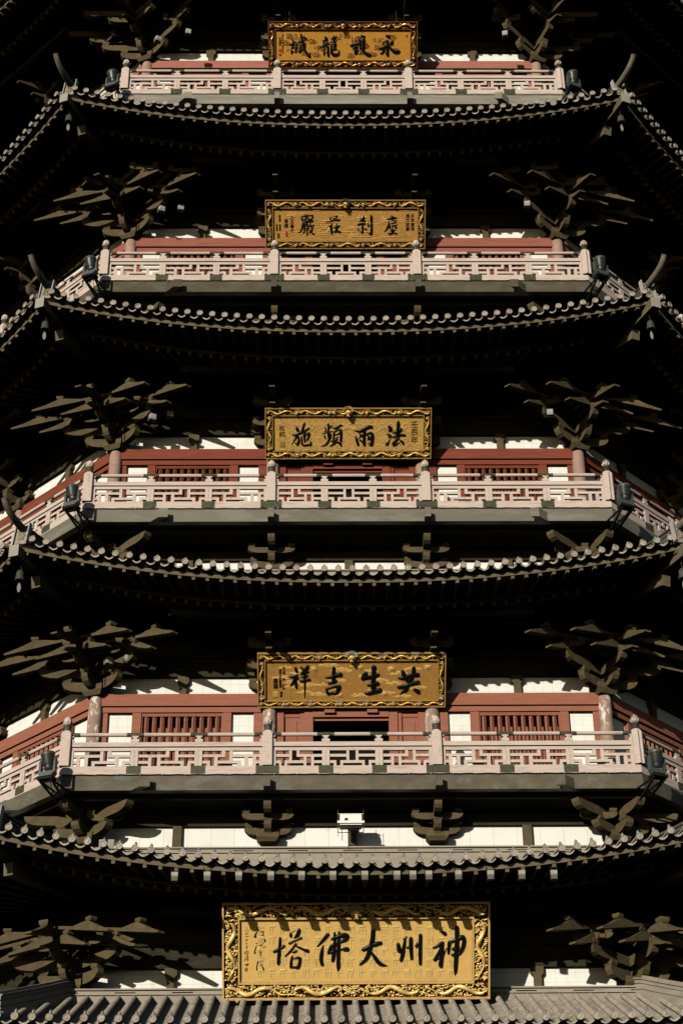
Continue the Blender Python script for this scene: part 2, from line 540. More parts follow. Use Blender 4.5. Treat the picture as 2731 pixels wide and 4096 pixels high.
    for lo, (d0, d1, za, zb) in enumerate(((0.27, 0.22, -0.275, -0.135), (1.52, 1.46, -0.36, -0.22))):
        vs, fs = [], []
        for j in range(NS + 1):
            u = -uc + 0.02 + (2 * uc - 0.04) * j / NS
            ne, zz = edge(u)
            k2 = 1.0 if lo == 0 else (ne - d0) * T8 / uc
            for dd, dz in ((d0, za), (d1, za), (d1, zb), (d0, zb)):
                vs.append((u * k2, -(ne - dd), zz + dz))
        for j in range(NS):
            for q in range(4):
                fs.append((j * 4 + q, j * 4 + (q + 1) % 4, (j + 1) * 4 + (q + 1) % 4, (j + 1) * 4 + q))
        fs += [(0, 1, 2, 3), (NS * 4 + 3, NS * 4 + 2, NS * 4 + 1, NS * 4)]
        fb.add(vs, fs)
    fb.build('eave_board', M['rafter'], root)
    sb = MB()
    vs, fs = [], []
    for j in range(NS + 1):
        u = -uc + 0.02 + (2 * uc - 0.04) * j / NS
        ne, zz = edge(u)
        prof = ((0.12, -0.13, 0), (0.27, -0.20, 0), (1.62, -0.04, .3), (1.63, -0.16, .3), (ne - aw + 0.02, None, 1))
        for dd, dz, fr in prof:
            nn = ne - dd
            z = zz + dz if dz is not None else z_top - 0.42
            uu = u * min(1.0, nn * T8 / uc)
            vs.append((uu, -nn, z))
    npf = 5
    for j in range(NS):
        for q in range(npf - 1):
            a = j * npf + q
            fs.append((a, a + 1, a + npf + 1, a + npf))
    sb.add(vs, fs)
    rb = MB()
    for i in range(-nrow, nrow + 2):
        u = (i - 0.5 + 0.08) * sp
        if abs(u) > uc - 0.25:
            continue
        ne, zz = edge(u)
        nf = ne - 0.245
        z0 = zz - 0.275 - 0.03
        full = nf - aw
        ni = nf - 1.35
        rb.bar(P(u, nf, z0), P(fan(u, 1.5 / full), nf - 1.5, z0 + 0.19), 0.092, 0.11)
        ul = fan(u, 1.25 / full)
        nl = nf - 1.25
        zl = zz - 0.40
        zi = z_top - 0.50
        if abs(ul) < (nl * T8) - 0.12:
            rb.bar(P(ul, nl, zl), P(fan(u, 1.0), aw, zi), 0.10, 0.12)
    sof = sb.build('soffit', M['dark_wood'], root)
    rb.build('rafter_grid', M['rafter'], sof)
    # --- band where the roof meets the wall
    if k > -1:
        bb = MB()
        bb.seg(aw - 0.1, n_top + 0.02, bz - 0.25, bz + 0.20)
        bb.seg(aw - 0.1, n_top + 0.00, bz + 0.20, bz + 0.415)
        bb.seg(aw - 0.1, n_top + 0.05, bz + 0.415, bz + 0.455)
        bb.seg(aw - 0.1, n_top + 0.00, bz + 0.50, bz + 0.545)
        bb.seg(aw - 0.1, n_top + 0.06, bz + 0.545, bz + 0.585)
        bw = n_top * T8 * 2
        nb = 10
        for i in range(nb):
            c = -bw / 2 + bw * (i + 0.5) / nb
            wd = bw / nb - 0.55
            bb.box(c - wd / 2, c + wd / 2, aw - 0.1, n_top, bz + 0.455, bz + 0.50)
        bd = bb.build('ridge_band', M['band'], root)
        sb2 = MB()
        sb2.box(-n_top * T8 + 0.1, n_top * T8 - 0.1, aw - 0.1, n_top - 0.12, bz + 0.456, bz + 0.499)
        for i in range(nb + 1):
            c = -bw / 2 + bw * i / nb
            if 0 < i < nb:
                sb2.bar(P(c - 0.08, n_top - 0.05, bz + 0.475), P(c + 0.02, n_top - 0.05, bz + 0.48), 0.04, 0.03)
        sb2.build('slot_grille', M['slot'], bd)
    for o in around(root, OUTER, PAG):
        pass
    # --- hips at the two front corners and the next ones round
    hip = empty('hip_ridge', parent=PAG)
    crn = NE + NE_OUT
    dirh = Vector((sin(pi / 8), -cos(pi / 8), 0))        # outwards along the right front corner
    side = Vector((cos(pi / 8), sin(pi / 8), 0))
    cs = 1 / cos(pi / 8)

    def hp(n, dz, s=0.0):
        u = n * T8
        return Vector((u, -n, surf(u, n) + dz)) + side * s

    hb = MB()
    n_end = crn - 0.42
    nodes = [aw + 0.25 + (n_end - aw - 0.25) * i / 10 for i in range(11)]
    for wd, z0, z1 in ((0.15, -0.15, 0.14), (0.10, 0.14, 0.175), (0.13, 0.175, 0.30), (0.09, 0.30, 0.335), (0.12, 0.335, 0.44), (0.16, 0.44, 0.475), (0.08, 0.475, 0.55)):
        vs, fs = [], []
        for n in nodes:
            for s, z in ((-wd, z0), (wd, z0), (wd, z1), (-wd, z1)):
                vs.append(hp(n, z, s))
        for i in range(10):
            for q in range(4):
                fs.append((i * 4 + q, i * 4 + (q + 1) % 4, (i + 1) * 4 + (q + 1) % 4, (i + 1) * 4 + q))
        fs += [(0, 1, 2, 3), (43, 42, 41, 40)]
        hb.add(vs, fs)
    hb.build('ridge_course', M['ridge'] if k != 5 else M['band'], hip)
    if k not in (5,):
        # end plate, tilted back a little, with pale rims and a carved face
        c0 = hp(n_end + 0.1, 0.0)
        eb, rimb, cb = MB(), MB(), MB()
        eb.extrude([(-0.195, -0.12), (0.195, -0.12), (0.20, 0.54), (-0.20, 0.54)], c0, side, Vector((0, 0, 1)) - dirh * 0.16, dirh * 0.10)
        upd = (Vector((0, 0, 1)) - dirh * 0.16)
        for s in (-0.215, 0.215):
            rimb.bar(c0 + side * s - upd * 0.10 + dirh * 0.05, c0 + side * s + upd * 0.58 + dirh * 0.05, 0.035, 0.14, dirh)
        fr = c0 + dirh * 0.06
        rng = random.Random(31 + k)
        for j in range(26):
            a = rng.uniform(-0.15, 0.15)
            b = rng.uniform(0.02, 0.48)
            q = fr + side * a + upd * b
            cb.blob(q, (rng.uniform(.02, .05), rng.uniform(.02, .035), rng.uniform(.015, .04)), 6, 4)
        for a, b in ((-0.06, .36), (0.06, .36)):
            cb.blob(fr + side * a + upd * b, (0.04, 0.04, 0.04), 8, 5)
        for j in range(5):
            cb.tube([fr + side * (-0.11 + 0.05 * q) + upd * (0.06 + 0.055 * j + 0.02 * sin(q * 1.5 + j)) for q in range(5)], 0.014, 5)
        e = eb.build('ridge_end', M['carve'], hip)
        rimb.build('end_rim', M['pale_metal'], e)
        cb.build('mask_carving', M['carve'], e, 60)
        # horn
        tb2 = MB()
        pts = []
        base = c0 + upd * 0.42 - dirh * 0.10
        for i in range(15):
            t = i / 14
            pts.append(base + dirh * (1.22 * sin(t * 1.30) / sin(1.30)) + Vector((0, 0, 1)) * (0.04 * t + 0.36 * t ** 2.2))
        tb2.tube(pts, [0.115 - 0.03 * i / 14 for i in range(15)], 14)
        d = (pts[-1] - pts[-2]).normalized()
        tb2.tube([pts[-1] - d * 0.02, pts[-1] + d * 0.02], [0.095, 0.095], 14)
        tb2.build('horn', M['horn'], hip, 50)
    # corner beam
    cbm = MB()
    zc = ze + lift
    p1 = P(crn * T8, crn, zc - 0.44) + dirh * -0.02
    p0 = P((crn - 1.5) * T8, crn - 1.5, zc - 0.40)
    cbm.bar(p0, p1, 0.27, 0.33)
    cbm.bar(P((aw - 0.2) * T8, aw - 0.2, z_top - 0.6), P((crn - 1.15) * T8, crn - 1.15, zc - 0.78), 0.27, 0.34)
    cbo = cbm.build('corner_beam', M['rafter'], hip)
    cpm = MB()
    cpm.bar(p1 - dirh * 0.03, p1 + dirh * 0.02, 0.30, 0.36)
    cpm.build('beam_cap', M['cap_grey'], cbo)
    hips = [hip] + around(hip, (-45, -90, 45), PAG)
    return (p1, dirh, surf)


ROOFG = {}
for k in (-1, 0, 1, 2, 3, 4, 5):
    ROOFG[k] = make_roof(k)


# ------------------------------------------------------------------ bracket sets
def arm(mb, org, d, L0, L, z0, h, t, style):
    """an arm running along plan direction d from org; profile in (along, height)"""
    d = Vector((d[0], -d[1], 0)).normalized()
    s = Vector((-d.y, d.x, 0))
    if style == 'round':
        pr = [(L0, z0 + h), (L0, z0), (L - .42 * min(1, L), z0), (L - .24, z0 + .10 * h), (L - .10, z0 + .30 * h), (L - .02, z0 + .62 * h), (L, z0 + .85 * h), (L, z0 + h)]
    elif style == 'beak':           # z0 = tip height; the arm slopes down to a thin tip
        k = 0.26
        pr = [(L, z0), (L, z0 + .05), (L - .42, z0 + .235), (L - .86, z0 + .485), (L - 1.05, z0 + .49), (L - 1.5, z0 + k * 1.5 + .085), (L0, z0 + k * (L - L0) + .085), (L0, z0 + k * (L - L0)), (L - .05, z0)]
    elif style == 'head':
        pr = [(L0, z0 + h), (L0, z0), (L - .12, z0), (L, z0 + .35 * h), (L - .06, z0 + h)]
    else:
        pr = [(L0, z0 + h), (L0, z0), (L, z0), (L, z0 + h)]
    mb.extrude(pr, Vector((org[0], -org[1], 0)), d, Vector((0, 0, 1)), s * t)


def cap_block(mb, c, d, z, w, h):
    d = Vector((d[0], -d[1], 0)).normalized()
    s = Vector((-d.y, d.x, 0))
    c = Vector((c[0], -c[1], 0))
    b = w * 0.36
    a = w * 0.5
    zs = ((z, b), (z + h * .45, a), (z + h, a))
    vs = []
    for zz, r in zs:
        for i, j in ((-1, -1), (1, -1), (1, 1), (-1, 1)):
            vs.append(c + d * (i * r) + s * (j * r) + Vector((0, 0, zz)))
    fs = [(3, 2, 1, 0), (8, 9, 10, 11)]
    for r in (0, 4):
        fs += [(r + i, r + (i + 1) % 4, r + 4 + (i + 1) % 4, r + 4 + i) for i in range(4)]
    mb.add(vs, fs)


def cross_arm(mb, c, d, half, z, h, t):      # short transverse arm with both ends rounded
    d = Vector((d[0], -d[1], 0)).normalized()
    s = Vector((-d.y, d.x, 0))
    pr = []
    for sg in (1, -1):
        e = [(half - .30, z), (half - .14, z + .14 * h), (half - .04, z + .45 * h), (half, z + .8 * h), (half, z + h)]
        pr += [(sg * a, b) for a, b in (e if sg == 1 else e[::-1])]
    mb.extrude(pr, Vector((c[0], -c[1], 0)), d, Vector((0, 0, 1)), s * t)
    for a in (-half + .12, half - .12):
        p = Vector((c[0], -c[1], 0)) + d * a
        cap_block(mb, (p.x, -p.y), (d.x, -d.y), z + h, .21, .13)


S2 = sqrt(.5)


def mirror_diag(v):        # reflect a plan vector (u, n) in the corner's diagonal
    a = (sin(pi / 8), cos(pi / 8))
    k = 2 * (v[0] * a[0] + v[1] * a[1])
    return (k * a[0] - v[0], k * a[1] - v[1])


def corner_set(aw, F, zsun=0):
    zc = F + 3.0
    c0 = (aw * T8, aw)
    dg = (sin(pi / 8), cos(pi / 8))
    root = empty('bracket_set', parent=PAG)
    cb = MB()
    cap_block(cb, c0, dg, zc, .66, .30)
    cp = cb.build('capital', M['bracket'], root)
    for base in ((-S2, S2), (1.0, 0.0)):
        rnd = F - ZOFF > 45
        mir = base[0] > 0
        X = (lambda v: mirror_diag(v)) if mir else (lambda v: v)
        d = base
        al = X((1.0, 0.0))                                  # along the face this arm stands out from
        mb = MB()
        arm(mb, c0, d, -.3, 1.02, zc + .17, .30, .20, 'round')
        e = (c0[0] + d[0] * .88, c0[1] + d[1] * .88)
        cap_block(mb, e, d, zc + .47, .27, .16)
        mb.build('bracket_arm', M['bracket'], root)
        mb = MB()
        arm(mb, c0, d, -.3, 1.75, zc + .62, .27, .20, 'round')
        e = (c0[0] + d[0] * 1.6, c0[1] + d[1] * 1.6)
        cap_block(mb, e, d, zc + .89, .26, .15)
        cross_arm(mb, e, al, .55, zc + 1.04, .18, .15)
        mb.build('bracket_arm', M['bracket'], root)
        offs = ((0.0, 2.50, 3.42), (1.08, 1.28, 2.20))
        for off, L3, L4 in offs:
            st = (c0[0] + dg[0] * off, c0[1] + dg[1] * off)
            for L, zt in ((L3, zc + .72), (L4, zc + .86)):
                mb = MB()
                if rnd:
                    L -= .25
                    arm(mb, st, d, -.2, L, zt + .32 + (.18 if L > 2.5 - off else 0), .27, .21, 'round')
                    mb.build('bracket_arm', M['bracket'], root)
                    continue
                arm(mb, st, d, min(L - 1.6, .1), L, zt, .24, .21, 'beak')
                e = (st[0] + d[0] * (L - .85), st[1] + d[1] * (L - .85))
                zb = zt + .475
                cap_block(mb, e, d, zb, .22, .11)
                if 35 < F - ZOFF < 45:
                    cross_arm(mb, e, al, .50, zb + .15, .17, .14)
                mb.build('beak_arm', M['bracket'], root)
            if not 35 < F - ZOFF < 45:
                continue
            mb = MB()
            arm(mb, st, d, 0, L4 - .95, zc + 1.62, .24, .20, 'head')
            mb.build('bracket_head', M['bracket'], root)
    mb = MB()
    arm(mb, c0, dg, -.3, .80, zc + .17, .30, .20, 'round')
    cap_block(mb, (c0[0] + dg[0] * .68, c0[1] + dg[1] * .68), dg, zc + .47, .27, .16)
    mb.build('bracket_arm', M['bracket'], root)
    mb = MB()
    arm(mb, c0, dg, -.3, 1.35, zc + .62, .27, .20, 'round')
    cap_block(mb, (c0[0] + dg[0] * 1.2, c0[1] + dg[1] * 1.2), dg, zc + .89, .27, .16)
    mb.build('bracket_arm', M['bracket'], root)
    for L, zt in ((1.90, zc + .72), (2.62, zc + .86)):
        mb = MB()
        arm(mb, c0, dg, .1, L, zt, .24, .21, 'beak')
        e = (c0[0] + dg[0] * (L - .85), c0[1] + dg[1] * (L - .85))
        cap_block(mb, e, dg, zt + .44, .27, .15)
        mb.build('beak_arm', M['bracket'], root)
    return root


def inner_set(aw, F, u):
    zc = F + 3.0
    c0 = (u, aw)
    d = (0, 1)
    root = empty('bracket_set', parent=PAG)
    cb = MB()
    cap_block(cb, c0, d, zc, .62, .30)
    cb.build('capital', M['bracket'], root)
    for L, z, n in ((.72, zc + .17, 0), (1.18, zc + .62, 1)):
        mb = MB()
        arm(mb, c0, d, -.3, L, z, .28, .19, 'round')
        cap_block(mb, (u, aw + L - .13), d, z + .28, .26, .16)
        cross_arm(mb, (u, aw + L - .13), (1, 0), .65, z + .44, .20, .16)
        cross_arm(mb, (u, aw + .08), (1, 0), .62 + .12 * n, z + .02, .22, .17)
        mb.build('bracket_arm', M['bracket'], root)
    for L, zt in ((1.72, zc + .73), (2.40, zc + .87)) if F - ZOFF > 15 else ():
        mb = MB()
        arm(mb, c0, d, -.2, L, zt, .24, .175, 'beak')
        cap_block(mb, (u, aw + L - .93), d, zt + .48, .24, .13)
        cross_arm(mb, (u, aw + L - .85), (1, 0), .68, zt + .60, .19, .16)
        mb.build('beak_arm', M['bracket'], root)
    return root


def mezz_corner(aw, F):
    c0 = (aw * T8, aw)
    dg = (sin(pi / 8), cos(pi / 8))
    root = empty('bracket_set', parent=PAG)
    cb = MB()
    cap_block(cb, c0, dg, F - 1.52, .62, .26)
    cb.build('capital', M['bracket'], root)
    for d in ((-S2, S2), (1.0, 0.0), dg):
        k = .8 if d == dg else 1.0
        al = (1.0, 0.0) if d[0] < 0 else mirror_diag((1.0, 0.0))
        mb = MB()
        arm(mb, c0, d, -.3, .95 * k, F - 1.34, .27, .25, 'round')
        e = (c0[0] + d[0] * .74 * k, c0[1] + d[1] * .74 * k)
        cap_block(mb, e, d, F - 1.07, .30, .10)
        if d != dg:
            cross_arm(mb, e, al, .52, F - 1.02, .19, .15)
        mb.build('bracket_arm', M['bracket'], root)
        mb = MB()
        arm(mb, c0, d, -.3, 1.80 * k, F - .96, .27, .25, 'round')
        mb.build('bracket_arm', M['bracket'], root)
    return root


def mezz_inner(aw, F, u):
    root = empty('bracket_set', parent=PAG)
    c0 = (u, aw)
    d = (0, 1)
    cb = MB()
    cap_block(cb, (u, aw + .02), d, F - 1.50, .62, .24)
    cb.build('capital', M['bracket'], root)
    mb = MB()
    arm(mb, c0, d, -.3, .60, F - 1.30, .27, .20, 'round')
    cap_block(mb, (u, aw + .46), d, F - 1.03, .28, .10)
    cross_arm(mb, (u, aw + .46), (1, 0), .72, F - .99, .19, .15)
    cross_arm(mb, (u, aw + .06), (1, 0), .66, F - 1.28, .22, .16)
    mb.build('bracket_arm', M['bracket'], root)
    mb = MB()
    arm(mb, c0, d, -.3, 1.12, F - .93, .27, .21, 'round')
    mb.build('bracket_arm', M['bracket'], root)
    return root


# ------------------------------------------------------------------ storeys
UIN = 2.36
LAT = {  # lattice of a panel, in fractions of the panel: (x0, x1, row0, row1) rows: 0 top rail underside .. 3 base
    'A': [('h1', 0, .465), ('v', .465, .523, 't', 2), ('v', .598, .66, 't', 1), ('h1', .598, 1),
          ('v', .057, .121, 1, 'b'), ('v', .195, .259, 1, 'b'), ('v', .724, .787, 1, 'b'),
          ('h2', 0, .057), ('h2', .322, .724), ('v', .322, .38, 2, 'b'), ('h2', .856, 1), ('v', .856, .914, 2, 'b')],
    'B': [('h1', 0, .37), ('v', .37, .43, 't', 2), ('v', .57, .63, 't', 2), ('h1', .63, 1),
          ('h2', 0, .15), ('v', .09, .15, 2, 'b'), ('h2', .235, .765), ('v', .235, .295, 2, 'b'), ('v', .705, .765, 2, 'b'),
          ('h2', .85, 1), ('v', .85, .91, 2, 'b')],
    'C': [('h1', 0, .29), ('v', .29, .35, 't', 2), ('v', .45, .51, 't', 1), ('h1', .45, 1),
          ('v', .60, .66, 1, 'b'), ('v', .76, .82, 1, 'b'), ('h2', 0, .12), ('v', .07, .13, 2, 'b'),
          ('h2', .19, .60), ('v', .19, .25, 2, 'b'), ('h2', .82, 1)],
}


def lattice(mb, u0, u1, nr, F, kind, flip):
    zt, zb = F + .70, F + .225
    rows = {1: (F + .508, F + .592), 2: (F + .318, F + .402)}
    W = u1 - u0
    for it in LAT[kind]:
        a, b = it[1], it[2]
        if flip:
            a, b = 1 - b, 1 - a
        x0, x1 = u0 + W * a, u0 + W * b
        if it[0][0] == 'h':
            z0, z1 = rows[int(it[0][1])]
            mb.box(x0, x1, nr - .055, nr + .020, z0, z1)
        else:
            t, bt = it[3], it[4]
            ztop = zt if t == 't' else rows[t][0]
            zbot = zb if bt == 'b' else rows[bt][0]
            mb.box(x0 + .001, x1 - .001, nr - .054, nr + .021, zbot, ztop)


def make_storey(k):
    s = ST[k]
    F, Ab, Aw = s['F'], s['Ab'], s['Aw']
    red = RED[k]
    hw = Aw * T8
    # ---------------- wall of one side
    wall = MB()
    n = Aw - .08
    for sg in (-1, 1):
        for a, b in ((2.82, 3.47), (6.35, hw - .36)):
            u0, u1 = sorted((sg * a, sg * b))
            wall.box(u0, u1, n - .12, n - .02, F + .30, F + 2.53)
    wall.seg(n - .12, n - .02, F + 3.05, F + 3.72)
    wo = wall.build('wall', M['white'], PAG)
    fr = MB()                       # red timber frame
    fr.seg(Aw - .2, Aw + .10, F + 2.71, F + 3.09)
    fr.seg(Aw - .2, Aw + .035, F + 2.53, F + 2.69)
    fr.seg(Aw - .2, Aw + .02, F - .05, F + .30)
    for sg in (-1, 1):
        for a, b in ((2.50, 2.82), (hw - .36, hw - .02)):
            u0, u1 = sorted((sg * a, sg * b))
            fr.box(u0, u1, Aw - .2, Aw + .00, F + .30, F + 2.53)
    fo = fr.build('timber_frame', red, wo)
    # dark boarding above the white band and between the brackets
    db = MB()
    db.seg(Aw - .2, Aw + .03, F + 3.68, F + 3.86)
    db.seg(Aw - .2, Aw - .06, F + 3.86, F + 4.30)
    db.seg(Aw - .2, Aw + .03, F + 4.30, F + 4.50)
    db.seg(Aw - .2, Aw - .06, F + 4.50, F + 6.6)
    db.box(-5.2, 5.2, Aw + 1.10, Aw + 1.28, F + 4.78, F + 5.0)
    if k != 5:
        db.box(-5.2, 5.2, Aw + 2.25, Aw + 2.45, F + 4.42, F + 4.66)
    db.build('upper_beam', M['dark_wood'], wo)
    for u in (-4.9, 4.9):
        st = MB()
        st.extrude([(-.10, F + 3.09), (.10, F + 3.09), (.10, F + 3.42), (.17, F + 3.50), (.17, F + 3.68), (-.17, F + 3.68), (-.17, F + 3.50), (-.10, F + 3.42)], (u, -(Aw - .02), 0), (1, 0, 0), (0, 0, 1), (0, -.16, 0))
        st.build('strut', M['bracket'], wo)
    st = MB()
    if k < 6:
        st.extrude([(-.10, F + 3.09), (.10, F + 3.09), (.10, F + 3.42), (.17, F + 3.50), (.17, F + 3.68), (-.17, F + 3.68), (-.17, F + 3.50), (-.10, F + 3.42)], (0, -(Aw - .02), 0), (1, 0, 0), (0, 0, 1), (0, -.16, 0))
        st.build('strut', M['bracket'], wo)
    if k != 5:
        # windows
        for sg in (-1, 1):
            c = sg * 4.90
            w_ = MB()
            w_.box(c - 1.43, c - 1.18, Aw - .2, Aw + .015, F + .30, F + 2.53)
            w_.box(c + 1.18, c + 1.43, Aw - .2, Aw + .015, F + .30, F + 2.53)
            w_.box(c - 1.18, c + 1.18, Aw - .2, Aw + .010, F + .30, F + .62)
            w_.box(c - 1.18, c + 1.18, Aw - .2, Aw - .02, F + 2.47, F + 2.53)
            wn = w_.build('window', red, wo)
            b_ = MB()
            b_.box(c - 1.18, c - 1.14, Aw - .14, Aw - .03, F + .62, F + 2.47)
            b_.box(c + 1.14, c + 1.18, Aw - .14, Aw - .03, F + .62, F + 2.47)
            b_.box(c - 1.14, c + 1.14, Aw - .14, Aw - .03, F + 2.43, F + 2.47)
            for i in range(10):
                uu = c - 1.14 + 2.28 * (i + .5) / 10
                r = .062
                b_.add([(uu - r, -(Aw - .10), F + .62), (uu - .012, -(Aw - .035), F + .62), (uu + r, -(Aw - .10), F + .62), (uu, -(Aw - .16), F + .62),
                        (uu - r, -(Aw - .10), F + 2.44), (uu - .012, -(Aw - .035), F + 2.44), (uu + r, -(Aw - .10), F + 2.44), (uu, -(Aw - .16), F + 2.44)],
                       [(0, 1, 5, 4), (1, 2, 6, 5), (2, 3, 7, 6), (3, 0, 4, 7)])
            b_.build('window_bars', red, wn)
            bars = wn.children[0]
            bars.name = 'bar_grille'
            k_ = MB()
            k_.box(c - 1.18, c + 1.18, Aw - .60, Aw - .55, F + .3, F + 2.53)
            k_.build('window_lining', RED[3] if k == 3 else red, wn)
        # door
        d_ = MB()
        for sg in (-1, 1):
            u0, u1 = sorted((sg * 1.10, sg * 1.35))
            d_.box(u0, u1, Aw - .25, Aw + .03, F, F + 2.53)
            u0, u1 = sorted((sg * 1.35, sg * 1.47))
            d_.box(u0, u1, Aw - .25, Aw - .02, F, F + 2.53)
            u0, u1 = sorted((sg * 1.95, sg * 2.16))
            d_.box(u0, u1, Aw - .25, Aw + .01, F, F + 2.53)
        d_.box(-1.10, 1.10, Aw - .25, Aw + .05, F + 2.36, F + 2.53)
        d_.box(-1.10, 1.10, Aw - .25, Aw - .05, F + 2.28, F + 2.36)
        dr = d_.build('door', red, wo)
        for sg in (-1, 1):
            l_ = MB()
            u0, u1 = sorted((sg * 1.47, sg * 1.95))
            l_.box(u0, u1, Aw - .25, Aw - .09, F, F + 2.40)
            l_.box(u0 + .10, u1 - .10, Aw - .09, Aw - .07, F + 1.4, F + 2.28)
            l_.box(u0 + .10, u1 - .10, Aw - .09, Aw - .07, F + .5, F + 1.28)
            l_.box(u0, u1, Aw - .25, Aw - .06, F + 2.40, F + 2.53)
            l_.build('door_panel', red, dr)
        p_ = MB()
        for u in (-.62, .62):
            p_.box(u - .15, u + .15, Aw + .05, Aw + .17, F + 2.44, F + 2.54)
        p_.build('lintel_peg', red, dr)
    around(wo, OUTER, PAG)
    # ---------------- columns
    cm = M['column_peel'] if k == 4 else M['column']
    cmb = MB()
    cmb.lathe([(.205, -.1), (.205, 2.2), (.20, 2.9), (.17, 3.0)], hw, -Aw, F, 24)
    c1 = cmb.build('column', cm, PAG, 40)
    around(c1, (-45, -90, 45), PAG)
    for u in (-UIN, UIN):
        cmb = MB()
        cmb.lathe([(.205, -.1), (.205, 2.2), (.20, 2.9), (.17, 3.0)], u, -Aw, F, 24)
        c2 = cmb.build('column', cm, PAG, 40)
        around(c2, SIDES, PAG)
    # ---------------- bracket sets under the eave
    r1 = corner_set(Aw, F)
    around(r1, (-45, -90, 45), PAG)
    for u in (-UIN, UIN):
        r2 = inner_set(Aw, F, u)
        around(r2, SIDES, PAG)
    if Ab is None:
        return
    # ---------------- mezzanine wall under the balcony
    mz = MB()
    mz.seg(Aw - .25, Aw - .16, F - 2.2, F - .90)
    mo = mz.build('mezzanine_wall', M['white_slab'], PAG)
    m2 = MB()
    m2.seg(Aw - .25, Aw - .05, F - .96, F - .52)
    m2.seg(Aw + .80, Aw + 1.02, F - .61, F - .52)
    m2.seg(Aw - .25, Ab - .22, F - .52, F - .46)
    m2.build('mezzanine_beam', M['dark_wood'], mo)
    for u in (-4.9, 0, 4.9):
        st = MB()
        st.box(u - .125, u + .125, Aw - .16, Aw - .02, F - 2.0, F - .96)
        st.build('mezzanine_strut', M['bracket'], mo)
    around(mo, OUTER, PAG)
    r3 = mezz_corner(Aw - .05, F)
    around(r3, (-45, -90, 45), PAG)
    for u in (-UIN, UIN):
        r4 = mezz_inner(Aw - .05, F, u)
        around(r4, SIDES, PAG)
    # ---------------- balcony
    fm = {0: M['fascia_grey'], 1: M['fascia_grey'], 2: M['fascia_dark'], 3: M['fascia_mid'], 4: M['fascia']}[k]
    ba = MB()
    ba.seg(Ab - .30, Ab + .02, F - .50, F - .035)
    ba.seg(Aw - .25, Ab - .30, F - .12, F - .035)
    bo = ba.build('balcony', fm, PAG)
    for sg in (-1, 1):
        be = MB()
        be.box(sg * UIN - .093, sg * UIN + .093, Ab - .2, Ab + .31, F - .505, F - .20)
        be.build('beam_end', fm, bo)
        be = MB()                  # the corner arm, cut off parallel to the fascia
        tip = (sg * (hw - (Ab + .30 - Aw)), Ab + .30)
        w2 = .135
        pts = []
        for z in (F - .505, F - .20):
            pts += [(tip[0] - w2, -tip[1], z), (tip[0] + w2, -tip[1], z), (tip[0] + w2 + sg * .5, -(tip[1] - .5), z), (tip[0] - w2 + sg * .5, -(tip[1] - .5), z)]
        be.hexa(pts)
        be.build('beam_end', fm, bo)
    around(bo, OUTER, PAG)


for k in (0, 1, 2, 3, 4, 5):
    make_storey(k)


# ------------------------------------------------------------------ balustrades
ORD = {1: 'topmost', 2: 'second', 3: 'third', 4: 'lowest'}


